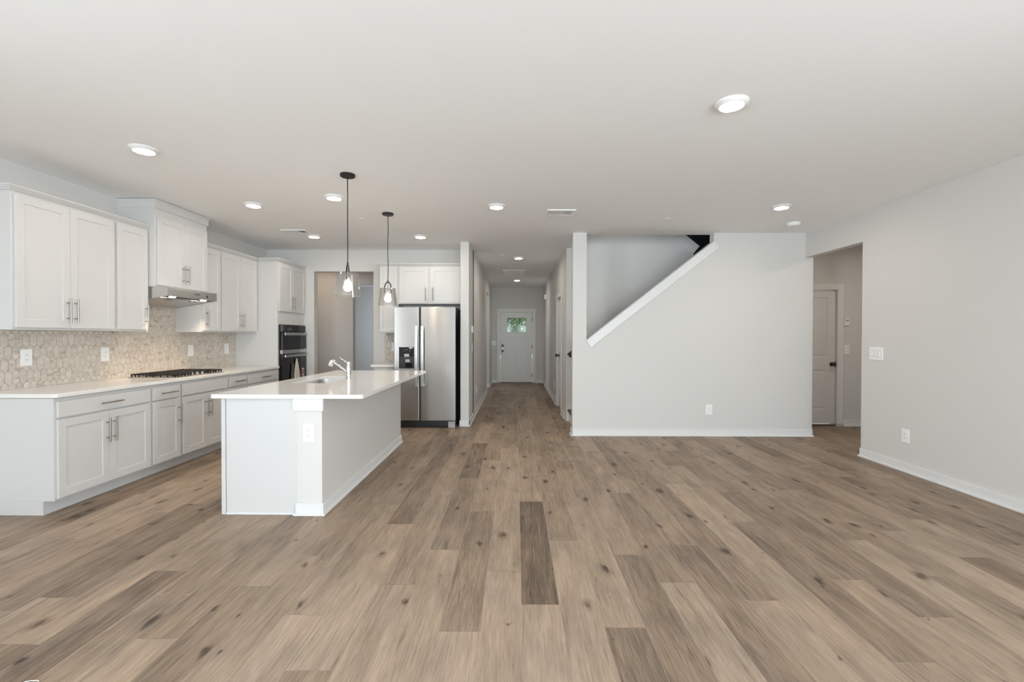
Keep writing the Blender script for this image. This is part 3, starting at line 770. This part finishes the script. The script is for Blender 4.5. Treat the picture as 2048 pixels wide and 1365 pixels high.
# ------------------------------------------------------------------ backsplash of picket tiles
def clip(poly, rect):
    x0, x1, y0, y1 = rect
    for (ax, lim, sgn) in ((0, x0, 1), (0, x1, -1), (1, y0, 1), (1, y1, -1)):
        out = []
        for i in range(len(poly)):
            a, b = poly[i - 1], poly[i]; da, db = (a[ax] - lim) * sgn, (b[ax] - lim) * sgn
            if (da >= 0) != (db >= 0):
                t = da / (da - db); out.append((a[0] + (b[0] - a[0]) * t, a[1] + (b[1] - a[1]) * t))
            if db >= 0: out.append(b)
        poly = out
        if len(poly) < 3: return None
    return poly
def picket_wall(name, label, rects, loc, rz, cat='backsplash'):
    rnd = random.Random(5); bm = bmesh.new(); W, P, T = 0.0545, 0.1005, 0.027; hs, hp = (P - T) / 2, (P + T) / 2; g = 0.0017
    lay = bm.faces.layers.float.new('seed')
    for rect in rects:
        x0, x1, z0, z1 = rect
        f = bm.faces.new([bm.verts.new((x, 0.0, z)) for x, z in ((x0, z0), (x1, z0), (x1, z1), (x0, z1))]); f.material_index = 1
        for j in range(int(z0 / P) - 2, int(z1 / P) + 3):
            for i in range(int(x0 / W) - 2, int(x1 / W) + 3):
                cx, cz = (i + 0.5 * (j % 2)) * W, j * P
                hexa = [(cx - W / 2 + g, cz - hs), (cx, cz - hp + g * 1.3), (cx + W / 2 - g, cz - hs), (cx + W / 2 - g, cz + hs), (cx, cz + hp - g * 1.3), (cx - W / 2 + g, cz + hs)]
                pl = clip(hexa, rect)
                if not pl: continue
                s = rnd.random(); n = len(pl); mx = sum(p[0] for p in pl) / n; mz = sum(p[1] for p in pl) / n
                k = 0.955
                low = [bm.verts.new((p[0], 0.0, p[1])) for p in pl]
                mid = [bm.verts.new((p[0], -0.0045, p[1])) for p in pl]
                top = [bm.verts.new((mx + (p[0] - mx) * k, -0.0056, mz + (p[1] - mz) * k)) for p in pl]
                try:
                    fs = [bm.faces.new(top)]
                    for q in range(n):
                        r = (q + 1) % n
                        fs.append(bm.faces.new((mid[q], mid[r], top[r], top[q]))); fs.append(bm.faces.new((low[q], low[r], mid[r], mid[q])))
                    for ff in fs: ff[lay] = s
                except ValueError: pass
    bmesh.ops.recalc_face_normals(bm, faces=bm.faces)
    for f in bm.faces:
        if f.material_index == 1 and f.normal.y > 0: f.normal_flip()
    me = bpy.data.meshes.new(name); bm.to_mesh(me); bm.free(); me.materials.append(M['marble']); me.materials.append(M['grout'])
    o = bpy.data.objects.new(name, me); COL.objects.link(o); o.location = loc; o.rotation_euler = (0, 0, rz)
    return tag(o, label, cat)
picket_wall('backsplash', 'long beige marble picket tile backsplash behind the cooktop', [(3.335, 4.6, ZC + 0.001, 1.386), (4.6, 5.384, ZC + 0.001, 1.735), (5.384, 6.5415, ZC + 0.001, 1.386)], (XL + 0.0012, 0, 0), R90)
picket_wall('backsplash', 'narrow strip of picket tile beside the refrigerator', [(-2.131, -1.80, ZC + 0.001, 1.386)], (0, YK - 0.0012, 0), 0)

# ------------------------------------------------------------------ small counter, cabinets around the refrigerator
c = thing('base_cabinet', 'small white base cabinet squeezed beside the refrigerator', 'cabinet', (-2.127, 6.785, 0))
MB().box(0, 0.322, 0, 0.59, 0.105, 0.878).build('cabinet_body', M['cabinet'], c, bevel=0.001)
MB().box(0, 0.322, 0.08, 0.58, 0, 0.105).build('toe_kick', M['cabinet'], c)
bar_pull(slab(c, 0.015, 0.307, 0.727, 0.846), 0.161, -0.0205, 0.789, False, 0.13); bar_pull(shaker(c, 0.015, 0.307, 0.122, 0.713), 0.055, -0.0205, 0.56)
o = MB().prism(rounded([(-2.171, 6.755), (-1.803, 6.755), (-1.803, YK - 0.001), (-2.171, YK - 0.001)], [0.01, 0, 0, 0]), 'z', 0.880, ZC + 0.004).build('countertop', M['quartz'], bevel=0.003)
tag(o, 'short white quartz countertop piece beside the refrigerator', 'countertop')
YU = 7.055
def rear_wall_cabinet(x0, x1, z0, label, doors, left, right, pull):
    w = x1 - x0; c = thing('wall_cabinet', label, 'cabinet', (x0, YU, z0), 0.0)
    MB().box(0, w, 0, YK - YU - 0.001, 0, 2.415 - z0).build('cabinet_body', M['cabinet'], c, bevel=0.001)
    crown(c, w, YK - YU - 0.001, 2.415 - z0, 2.470 - z0, left, right)
    for (a, b, hx) in doors:
        d = shaker(c, a, b, 0.018 if z0 < 1.5 else 0.014, 2.408 - z0, stile=0.06 if b - a > 0.3 else 0.045)
        if hx is not None: bar_pull(d, hx, -0.0205, 0.15)
    return c
rear_wall_cabinet(-2.118, -1.828, 1.388, 'narrow tall white wall cabinet left of the refrigerator', [(0.014, 0.274, None)], 1, 0, None)
rear_wall_cabinet(-1.827, -0.8265, 1.840, 'wide two-door white cabinet above the refrigerator', [(0.020, 0.470, 0.430), (0.501, 0.965, 0.541)], 0, 0, None)

# ------------------------------------------------------------------ refrigerator
fr = thing('refrigerator', 'stainless steel side-by-side refrigerator with dispenser between pier and small counter', 'refrigerator', (-1.772, 6.60, 0))
MB().box(0.006, 0.888, 0.062, 0.74, 0.03, 1.765).build('body', M['black_plastic'], fr, bevel=0.004)
XA, XB, XW, ZB, ZT = 0.362, 0.388, 0.894, 0.112, 1.768
dl = MB().box(0, XA, 0, 0.058, ZB, ZT).build('freezer_door', M['steel'], fr, bevel=0.006, seg=3)
dr = MB().box(XB, XW, 0, 0.058, ZB, ZT).build('fridge_door', M['steel'], fr, bevel=0.006, seg=3)
MB().box(XA + 0.001, XB - 0.001, 0.02, 0.06, ZB, ZT - 0.004).build('door_gasket', M['rubber'], fr)
def bowed(x0, x1, parent):
    m = MB(); n = 16; z0, z1 = 0.612, 1.494
    vs = []; fs = []
    for i in range(n + 1):
        f = i / n; z = z0 + (z1 - z0) * f; y = -0.048 - 0.016 * math.sin(PI * f)
        vs += [(x0, y, z), (x1, y, z), (x1, y + 0.016, z), (x0, y + 0.016, z)]
    for i in range(n):
        for k in range(4): fs.append((i * 4 + k, i * 4 + (k + 1) % 4, i * 4 + 4 + (k + 1) % 4, i * 4 + 4 + k))
    fs += [(3, 2, 1, 0), (n * 4, n * 4 + 1, n * 4 + 2, n * 4 + 3)]
    m.add(vs, fs)
    for z in (z0 + 0.03, z1 - 0.03): m.box(x0 + 0.006, x1 - 0.006, -0.04, 0.0, z - 0.025, z + 0.025)
    m.build('handle', M['steel_plain'], parent, bevel=0.003, weld=False)
bowed(0.312, 0.354, dl); bowed(0.396, 0.438, dr)
ds = MB().box(0.072, 0.292, -0.006, -0.0005, 0.872, 1.184).build('dispenser', M['black_plastic'], dl, bevel=0.005)
def dbox(name, mt, *b): return MB().box(*b).build(name, M[mt], ds, bevel=0.0015)
dbox('dispenser_panel', 'black_glass', 0.080, 0.284, -0.009, -0.0065, 1.048, 1.178)
dbox('dispenser_label', 'grey_plastic', 0.150, 0.222, -0.013, -0.0095, 1.044, 1.086)
dbox('dispenser_paddle', 'grey_plastic', 0.168, 0.230, -0.014, -0.0065, 0.966, 1.006)
dbox('dispenser_tray', 'black_glass', 0.166, 0.262, -0.016, -0.0065, 0.888, 0.952)
dbox('dispenser_sticker', 'plastic', 0.220, 0.272, -0.0105, -0.0095, 1.164, 1.178)
for k, (x, z) in enumerate(((0.170, 1.140), (0.184, 1.140), (0.135, 1.118), (0.225, 1.122), (0.236, 1.138))): dbox('dispenser_mark', 'grey_plastic', x, x + 0.007, -0.0098, -0.0091, z, z + 0.009)

g = MB(); g.box(0.01, 0.884, 0.070, 0.10, 0.012, 0.108); g.build('base_grille', M['black_plastic'], fr)
m = MB()
for k in range(3): m.box(0.03, 0.78, 0.066, 0.0695, 0.03 + k * 0.022, 0.040 + k * 0.022)
m.build('grille_slat', M['rubber'], fr, weld=False)
for x in (0.06, 0.83): MB().box(x - 0.05, x + 0.05, 0.045, 0.069, 0.0, 0.095).build('leveling_foot', M['grey_plastic'] if x > 0.5 else M['black_plastic'], fr, bevel=0.005)

# ------------------------------------------------------------------ island
IX0, IXK, IX1, IY0, IY1 = -2.212, -1.640, -1.452, 3.396, 5.715
isl = thing('kitchen_island', 'white kitchen island base with painted knee wall in the middle of the kitchen', 'island', ((IX0 + IX1) / 2, (IY0 + IY1) / 2, 0))
ox, oy = -(IX0 + IX1) / 2, -(IY0 + IY1) / 2
def ib(*b): return MB().box(b[0] + ox, b[1] + ox, b[2] + oy, b[3] + oy, b[4], b[5])
m = ib(IX0 + 0.006, IX0 + 0.024, IY0 + 0.02, IY1, 0.10, 0.876)
for q in ((IX0 + 0.024, IXK - 0.001, IY0 + 0.02, IY0 + 0.04, 0.0, 0.876), (IX0 + 0.024, IXK - 0.001, IY1 - 0.02, IY1, 0.0, 0.876),
          (IX0 + 0.08, IXK - 0.001, IY0 + 0.04, IY1 - 0.02, 0.0, 0.12), (IXK - 0.02, IXK - 0.001, IY0 + 0.04, IY1 - 0.02, 0.12, 0.876)):
    m.box(q[0] + ox, q[1] + ox, q[2] + oy, q[3] + oy, q[4], q[5])
m.build('cabinet_body', M['cabinet'], isl, weld=False)
ib(IX0 + 0.034, IXK - 0.001, IY0, IY0 + 0.019, 0.0, 0.877).build('end_panel', M['cabinet'], isl, bevel=0.0015)
ib(IX0, IX0 + 0.030, IY0 - 0.006, IY0 + 0.019, 0.0, 0.877).build('corner_strip', M['cabinet'], isl, bevel=0.003)
ib(IX0 + 0.034, IXK - 0.001, IY0 - 0.009, IY0 - 0.0005, 0.0, 0.016).build('panel_shoe', M['trim'], isl, bevel=0.003)
ib(IXK, IX1, IY0 - 0.006, IY1, 0.0, 0.877).build('knee_wall', M['wall'], isl)
m = ib(IXK - 0.026, IX1 + 0.014, IY0 - 0.022, IY0 + 0.004, 0.785, 0.878); m.build('corner_cap', M['trim'], isl, bevel=0.002)
m = MB()
for t_, h_ in ((0.014, 0.092), (0.027, 0.018)):
    m.box(IX1 + ox, IX1 + t_ + ox, IY0 - 0.006 - t_ + oy, IY1 + t_ + oy, 0, h_)
    m.box(IXK - t_ + 0.004 + ox, IX1 + ox, IY0 - 0.006 - t_ + oy, IY0 - 0.006 + oy, 0, h_)
    m.box(IXK + ox, IX1 + ox, IY1 + oy, IY1 + t_ + oy, 0, h_)
m.build('baseboard', M['trim'], isl, bevel=0.003, weld=False)

# island countertop with the sink cut-out
SX0, SX1, SY0, SY1 = -2.096, -1.722, 4.160, 4.905
hole = rounded([(SX0, SY0), (SX1, SY0), (SX1, SY1), (SX0, SY1)], 0.075, 8)
outer = rounded([(-2.270, 3.350), (-1.133, 3.350), (-1.133, 5.722), (-2.270, 5.722)], 0.02, 5)
bm = bmesh.new(); edges = []
for loop in (outer, hole):
    vs = [bm.verts.new((x, y, ZC)) for x, y in loop]
    edges += [bm.edges.new((vs[i], vs[(i + 1) % len(vs)])) for i in range(len(vs))]
res = bmesh.ops.triangle_fill(bm, use_beauty=True, edges=edges)
fc = [f for f in res['geom'] if isinstance(f, bmesh.types.BMFace)]
ex = bmesh.ops.extrude_face_region(bm, geom=fc)
for v in [e for e in ex['geom'] if isinstance(e, bmesh.types.BMVert)]: v.co.z = 0.880
bmesh.ops.recalc_face_normals(bm, faces=bm.faces)
me = bpy.data.meshes.new('countertop'); bm.to_mesh(me); bm.free(); me.materials.append(M['quartz'])
o = bpy.data.objects.new('countertop', me); COL.objects.link(o)
b = o.modifiers.new('bevel', 'BEVEL'); b.width = 0.003; b.segments = 2; b.limit_method = 'ANGLE'; b.angle_limit = math.radians(50)
tag(o, 'large white quartz countertop of the island with sink cut-out', 'countertop')
# sink bowl
snk = thing('sink', 'undermounted stainless steel single bowl sink set in the island', 'sink', ((SX0 + SX1) / 2, (SY0 + SY1) / 2, 0.68))
def srect(e, r): return rounded([(SX0 - e, SY0 - e), (SX1 + e, SY0 - e), (SX1 + e, SY1 + e), (SX0 - e, SY1 + e)], max(r, 0.004), 8)
loops = [(0.022, 0.097, 0.8792), (0.004, 0.079, 0.8792), (0.003, 0.078, 0.872), (-0.008, 0.067, 0.715), (-0.014, 0.061, 0.700), (-0.03, 0.045, 0.692), (-0.10, 0.03, 0.688)]
m = MB(); vs = []; fs = []; nl = None
cx, cy = (SX0 + SX1) / 2, (SY0 + SY1) / 2
for e, r, z in loops:
    lp = srect(e, r); nl = len(lp); vs += [(x - cx, y - cy, z - 0.68) for x, y in lp]
for i in range(len(loops) - 1):
    for k in range(nl): fs.append((i * nl + k, i * nl + (k + 1) % nl, (i + 1) * nl + (k + 1) % nl, (i + 1) * nl + k))
fs.append(tuple(range((len(loops) - 1) * nl, len(loops) * nl)))
m.add(vs, fs); bo = m.build('bowl', M['steel_plain'], snk, smooth=True)
MB().lathe([(0, 0.012), (0.03, 0.012), (0.045, 0.010), (0.047, 0.008)], 24, (0.0, 0.0, 0.0)).build('drain', M['chrome'], snk, smooth=True)
# faucet
FX, FY = -1.697, 4.60
fa = thing('faucet', 'chrome single lever pull-out faucet beside the island sink', 'faucet', (FX, FY, ZC))
MB().lathe([(0, 0), (0.030, 0), (0.030, 0.006), (0.026, 0.010), (0.026, 0.02), (0.0255, 0.09), (0.0235, 0.135), (0, 0.135)], 28).build('faucet_body', M['chrome'], fa, smooth=True)
MB().lathe([(0, 0.1365), (0.0245, 0.1365), (0.0255, 0.142), (0.0255, 0.165), (0.023, 0.175), (0, 0.178)], 28).build('lever_cap', M['chrome'], fa, smooth=True)
MB().tube([(-0.014, 0, 0.166), (-0.05, 0, 0.188), (-0.088, 0, 0.215)], [0.007, 0.0055, 0.0050], 12).build('lever', M['chrome'], fa, smooth=True)
MB().tube([(-0.006, 0, 0.068), (-0.03, 0, 0.082), (-0.10, 0, 0.132), (-0.152, 0, 0.170)], [0.015, 0.0145, 0.0125, 0.0125], 16).build('spout', M['chrome'], fa, smooth=True)
sh = MB().tube([(-0.140, 0, 0.174), (-0.156, 0, 0.180), (-0.172, 0, 0.174), (-0.182, 0, 0.152), (-0.190, 0, 0.132)], [0.012, 0.020, 0.024, 0.026, 0.025], 20).build('spray_head', M['chrome'], fa, smooth=True)
d_ = Vector((-0.190 + 0.182, 0, 0.132 - 0.152)).normalized()
MB().tube([Vector((-0.190, 0, 0.132)) + d_ * 0.0005, Vector((-0.190, 0, 0.132)) + d_ * 0.004], 0.020, 18).build('spray_face', M['grey_plastic'], sh, smooth=True)

# ------------------------------------------------------------------ wall plates
def plate(kind, label, loc, rz, n=1, cat=None, w=0.089, h=0.137):
    nm = {'outlet': 'outlet', 'toggle': 'light_switch', 'rocker': 'light_switch', 'blank': 'wall_plate'}[kind]
    r = thing(nm, label, cat or {'outlet': 'outlet'}.get(kind, 'switch'), loc, rz)
    W = w + 0.046 * (n - 1)
    m = MB(); m.box(-W / 2, W / 2, -0.007, -0.0005, -h / 2, h / 2); m.build('cover_plate', M['plastic'], r, bevel=0.0025)
    if kind == 'outlet':
        for z in (0.0195, -0.0195):
            rc = MB().prism(rounded([(-0.017, z - 0.0145), (0.017, z - 0.0145), (0.017, z + 0.0145), (-0.017, z + 0.0145)], 0.010, 5), 'y', -0.0095, -0.0072).build('receptacle', M['plastic'], r)
            s = MB(); s.box(-0.0075, -0.0055, -0.0099, -0.0096, z - 0.001, z + 0.008); s.box(0.0055, 0.0075, -0.0099, -0.0096, z, z + 0.007)
            s.cyl((0, -0.0099, z - 0.007), (0, -0.0096, z - 0.007), 0.0026, 10); s.build('socket_holes', M['slot'], rc, weld=False)
    else:
        for k in range(n):
            x = (k - (n - 1) / 2) * 0.046
            if kind == 'toggle':
                MB().frus((x - 0.006, x + 0.006, -0.0085, -0.0072, -0.012), (x - 0.005, x + 0.005, -0.018, -0.0072, 0.010)).build('toggle', M['plastic'], r, bevel=0.001)
            else:
                rk = MB().prism([(-0.0073, -0.033), (-0.0125, -0.033), (-0.0085, 0.033), (-0.0073, 0.033)], 'x', x - 0.0165, x + 0.0165).build('rocker', M['plastic'], r, bevel=0.0008)
                MB().box(x - 0.019, x + 0.019, -0.0074, -0.0071, -0.0355, 0.0355).build('rocker_gap', M['grey_plastic'], r)
    return r
def on_tile(y, z): return (XL + 0.0075, y, z)
plate('outlet', 'white outlet on the backsplash nearest the camera', on_tile(3.726, 1.162), R90)
plate('outlet', 'white outlet on the backsplash just left of the cooktop', on_tile(4.448, 1.160), R90)
plate('rocker', 'white switch plate on the backsplash right of the cooktop', on_tile(5.628, 1.160), R90)
plate('rocker', 'white switch plate on the backsplash nearest the oven tower', on_tile(6.330, 1.165), R90)
plate('outlet', 'white outlet on the tile strip partly behind the refrigerator', (-1.975, YK - 0.0075, 1.17), 0)
plate('outlet', 'white outlet on the front corner of the island', (-1.549, IY0 - 0.0062, 0.617), 0)
plate('outlet', 'white outlet low on the stair wall', (2.601, YS, 0.361), 0)
plate('outlet', 'white outlet low on the right wall', (XR, 4.555, 0.359), -R90)
plate('rocker', 'triple white switch plate on the right wall beside the opening', (XR, 4.932, 1.164), -R90, 3)
plate('outlet', 'white outlet low on the left hall wall', (-0.70, 8.02, 0.40), R90)
plate('rocker', 'white switch plate on the left hall wall below the thermostat', (-0.70, 7.27, 1.157), R90)
plate('outlet', 'white outlet on the far left hall wall near the front door', (-0.70, 12.0, 0.42), R90)
plate('rocker', 'double white switch plate left of the front door', (-0.637, YD, 1.148), 0, 2)
plate('outlet', 'white outlet low on the right hall wall nearer the closet door', (0.795, 9.36, 0.357), -R90)
plate('outlet', 'white outlet low on the right hall wall nearer the front door', (0.795, 12.1, 0.35), -R90)
plate('rocker', 'white switch plate beside the mud hall door, lower of two', (4.957, 6.866, 1.152), 0)
th = thing('thermostat', 'white thermostat on the left hall wall', 'thermostat', (-0.70, 7.175, 1.452), R90)
MB().box(-0.05, 0.05, -0.024, -0.0005, -0.052, 0.052).build('housing', M['plastic'], th, bevel=0.006)
MB().box(-0.03, 0.03, -0.0255, -0.0242, -0.008, 0.034).build('display', M['grey_plastic'], th)
kp = thing('alarm_keypad', 'small white keypad beside the mud hall door, upper of two', 'keypad', (4.948, 6.866, 1.566), 0)
MB().box(-0.036, 0.036, -0.020, -0.0005, -0.056, 0.056).build('housing', M['plastic'], kp, bevel=0.005)
MB().box(-0.022, 0.022, -0.0212, -0.0202, 0.008, 0.034).build('display', M['grey_plastic'], kp)
ch = thing('door_chime', 'small white chime box high on the right hall wall', 'chime', (0.795, 11.95, 2.37), -R90)
MB().box(-0.09, 0.09, -0.055, -0.0005, -0.065, 0.065).build('housing', M['plastic'], ch, bevel=0.008)
m = MB()
for k in range(5): m.box(-0.06, 0.06, -0.0562, -0.0552, -0.04 + k * 0.018, -0.034 + k * 0.018)
m.build('sound_slots', M['grey_plastic'], ch, weld=False)

# ------------------------------------------------------------------ ceiling: lamps, registers, detectors
lamps = [(-2.778, 3.387, 'lit round ceiling light at far left above the near wall cabinet'),
         (-1.824, 4.556, 'lit round ceiling light left of the near pendant cord'),
         (-2.784, 4.814, 'lit round ceiling light in front of the hood cabinet'),
         (-2.814, 6.328, 'lit round ceiling light beside the flat ceiling register over the kitchen'),
         (-1.333, 6.345, 'lit round ceiling light above the refrigerator side of the kitchen'),
         (-0.211, 4.878, 'lit round ceiling light in the centre left of the slotted register'),
         (1.283, 2.740, 'largest lit round ceiling light at upper right'),
         (2.835, 4.906, 'lit round ceiling light next to the smoke detector'),
         (0.042, 8.069, 'nearer lit round ceiling light in the hall before the return grille'),
         (0.022, 11.277, 'farther lit round ceiling light in the hall by the front door')]
proto = None
for x, y, lab in lamps:
    if proto is None:
        proto = thing('ceiling_light', lab, 'light', (x, y, H), 0, 'round ceiling lights')
        MB().lathe([(0.0945, -0.0005), (0.0945, -0.004), (0.072, -0.023), (0.068, -0.0235), (0.066, -0.020), (0.066, -0.0005)], 48, closed=True).build('trim_ring', M['plastic'], proto, smooth=True)
        MB().lathe([(0, -0.0275), (0.030, -0.0268), (0.052, -0.0245), (0.0655, -0.0205), (0.0655, -0.012), (0, -0.012)], 40).build('lens', M['led'], proto)
    else: copy_tree(proto, (x, y, H), 0, lab)

pend = [(-1.456, 3.930, 'clear glass pendant lamp hanging nearer over the island', 1.66), (-1.459, 5.177, 'clear glass pendant lamp hanging farther over the island', 0.20)]
pp = None
for x, y, lab, rz in pend:
    if pp is None:
        pp = thing('pendant_light', lab, 'lamp', (x, y, 1.690), rz, 'pendant lamps over the island')
        hb = H - 1.690
        MB().lathe([(0, hb - 0.0005), (0.062, hb - 0.0005), (0.062, hb - 0.018), (0.058, hb - 0.022), (0, hb - 0.022)], 36).build('canopy', M['black_metal'], pp, smooth=True)
        MB().tube([(0, 0, hb - 0.022), (0.0035, 0, 0.86), (-0.002, 0, 0.65), (0.003, 0, 0.45), (0, 0, 0.285)], 0.0042, 10).build('cord', M['black_metal'], pp, smooth=True)
        m = MB(); a = []
        for k in range(17):
            q = PI * k / 16; a.append((0.037 * math.cos(q), 0, 0.175 + 0.095 * math.sin(q) ** 0.8))
        m.tube([(0.039, 0, 0.140)] + a + [(-0.039, 0, 0.140)], 0.0065, 12); m.cyl((0, 0, 0.262), (0, 0, 0.292), 0.009, 14, 0.006)
        m.build('bracket', M['black_metal'], pp, smooth=True)
        m = MB(); m.cyl((0, 0, 0.150), (0, 0, 0.286), 0.0045, 12); m.lathe([(0, 0.165), (0.020, 0.165), (0.020, 0.135), (0.017, 0.125), (0, 0.125)], 24)
        m.build('lamp_socket', M['nickel'], pp, smooth=True, weld=False)
        sd = MB().lathe([(0.1075, 0.0), (0.0845, 0.196), (0.0835, 0.198), (0.0140, 0.199), (0.0140, 0.196), (0.0815, 0.195), (0.1050, 0.0)], 56, closed=True).build('shade', M['glass'], pp, smooth=True)
        MB().lathe([(0, 0.041), (0.015, 0.043), (0.029, 0.054), (0.036, 0.072), (0.032, 0.092), (0.019, 0.110), (0.013, 0.1245), (0, 0.1245)], 28).build('bulb', M['bulb'], pp, smooth=True)
    else: copy_tree(pp, (x, y, 1.690), rz, lab)

def register(name, label, cx, cy, wx, wy, bars, axis, frame=0.022, open_mat='slot', half=None):
    r = thing(name, label, 'vent', (cx, cy, H))
    m = MB(); z0, z1 = -0.012, -0.0005
    m.box(-wx / 2, wx / 2, -wy / 2, -wy / 2 + frame, z0, z1); m.box(-wx / 2, wx / 2, wy / 2 - frame, wy / 2, z0, z1)
    m.box(-wx / 2, -wx / 2 + frame, -wy / 2 + frame, wy / 2 - frame, z0, z1); m.box(wx / 2 - frame, wx / 2, -wy / 2 + frame, wy / 2 - frame, z0, z1)
    m.build('frame', M['plastic'], r, bevel=0.002, weld=False)
    MB().box(-wx / 2 + frame, wx / 2 - frame, -wy / 2 + frame, wy / 2 - frame, -0.003, -0.0006).build('duct_opening', M[open_mat], r)
    return r
r = register('ceiling_register', 'slotted white supply register on the ceiling before the stair wall', 0.503, 5.132, 0.315, 0.225, 0, 'x', 0.03)
lim = 0.315 / 2 - 0.03
for k in range(16):
    x = -lim + 0.008 + k * (2 * lim - 0.016) / 15
    if 7 <= k <= 8: MB().box(x - 0.007, x + 0.007, -0.0825, 0.0825, -0.010, -0.0032).build('louver', M['plastic'], r); continue
    s = 0.006 if k < 8 else -0.006
    MB().prism([(x - 0.0035 + s, -0.011), (x + 0.0035 + s, -0.011), (x + 0.0035 - s, -0.0034), (x - 0.0035 - s, -0.0034)], 'y', -0.0825, 0.0825).build('louver', M['plastic'], r)
r = register('ceiling_register', 'flat white register on the kitchen ceiling seen nearly edge-on', -2.935, 6.050, 0.33, 0.185, 0, 'x', 0.022)
for k in range(12):
    x = -0.13 + k * 0.0236; s = -0.005 if k < 8 else 0.010
    MB().prism([(x - 0.003 + s, -0.012), (x + 0.003 + s, -0.012), (x + 0.003 - s, -0.0034), (x - 0.003 - s, -0.0034)], 'y', -0.069, 0.069).build('louver', M['plastic'], r)
r = register('return_grille', 'wide white return air grille on the hall ceiling', -0.040, 10.06, 0.50, 0.92, 0, 'x', 0.032, 'grey_plastic')
for k in (1, 2, 3):
    x = -0.218 + k * 0.436 / 4; MB().box(x - 0.010, x + 0.010, -0.426, 0.426, -0.011, -0.0032).build('divider', M['plastic'], r)
for k in range(24):
    y = -0.415 + k * 0.036; MB().prism([(y, -0.0035), (y + 0.003, -0.0035), (y + 0.014, -0.0105), (y + 0.011, -0.0105)], 'x', -0.217, 0.217).build('louver', M['plastic'], r)
r = register('ceiling_register', 'small dark register on the hall ceiling near the front door', -0.49, 12.36, 0.28, 0.14, 0, 'x', 0.012)
for k in range(6):
    x = -0.11 + k * 0.044; MB().box(x - 0.003, x + 0.003, -0.058, 0.058, -0.010, -0.0032).build('louver', M['grey_plastic'], r)

sm = thing('smoke_detector', 'white round smoke detector on the ceiling near the right opening', 'smoke detector', (3.398, 5.62, H))
MB().lathe([(0, -0.0005), (0.078, -0.0005), (0.078, -0.014), (0.073, -0.016), (0, -0.016)], 40).build('mount', M['plastic'], sm, smooth=True)
MB().lathe([(0, -0.0165), (0.070, -0.0165), (0.072, -0.030), (0.058, -0.042), (0, -0.045)], 40).build('housing', M['plastic'], sm, smooth=True)
MB().cyl((0.03, -0.03, -0.0455), (0.03, -0.03, -0.042), 0.006, 12).build('indicator', M['grey_plastic'], sm)
for x, y, lab in ((1.78, 5.404, 'flat round sprinkler cover on the ceiling right of the slotted register'), (-1.834, 5.395, 'flat round sprinkler cover on the ceiling between the pendants'),
                  (-0.242, 7.815, 'flat round sprinkler cover on the hall ceiling')):
    s = thing('sprinkler_cover', lab, 'sprinkler', (x, y, H))
    MB().lathe([(0, -0.010), (0.039, -0.010), (0.040, -0.0085), (0.040, -0.0065), (0, -0.0065)], 32).build('cover_disc', M['ceiling'], s, smooth=True)
    MB().lathe([(0, -0.0005), (0.030, -0.0005), (0.030, -0.0063), (0, -0.0063)], 24).build('escutcheon', M['grey_plastic'], s)

o = MB().tube([(-1.919, 1.715, 0.0014), (-1.904, 1.733, 0.0014), (-1.885, 1.741, 0.0014), (-1.863, 1.742, 0.0014), (-1.851, 1.738, 0.0014)], 0.0012, 8).build('cord', M['plastic'], smooth=True)
tag(o, 'end of a thin white cord lying on the floor at bottom left', 'cord')

# ------------------------------------------------------------------ outside the front door
o = MB().box(-8, 8, 13.3, 30, -0.3, -0.12).build('lawn', M['grass']); struct(o)
def tree(x, y, h, seed, label, spread):
    rnd = random.Random(seed); t = thing('garden_tree', label, 'tree', (x, y, -0.12), 0)
    MB().tube([(0, 0, 0), (0.05, 0, h * 0.4), (-0.02, 0.05, h)], [0.09, 0.07, 0.03], 10).build('trunk', M['bark'], t, smooth=True)
    m = MB()
    for _ in range(2600):
        a = rnd.uniform(0, 2 * PI); rr = spread * math.sqrt(rnd.random()); z = rnd.uniform(0.7, h)
        c = Vector((rr * math.cos(a), rr * math.sin(a) * 0.7, z)); s = rnd.uniform(0.035, 0.08)
        u = Vector((rnd.gauss(0, 1), rnd.gauss(0, 1), rnd.gauss(0, 1))).normalized(); v = u.orthogonal().normalized()
        k = u.cross(v) * 0.2 * s
        m.add([c - u * s, c + v * s * 0.5 + k, c + u * s, c - v * s * 0.5 + k], [(0, 1, 2, 3)])
    m.build('foliage', M['leaf'], t, weld=False)
tree(0.10, 17.0, 3.2, 3, 'leafy green tree in the middle of the front door window', 0.34)
tree(-0.42, 18.2, 3.4, 4, 'leafy green tree at the left of the front door window', 0.28)
tree(0.56, 19.2, 3.4, 8, 'sparse pale tree at the right of the front door window', 0.16)
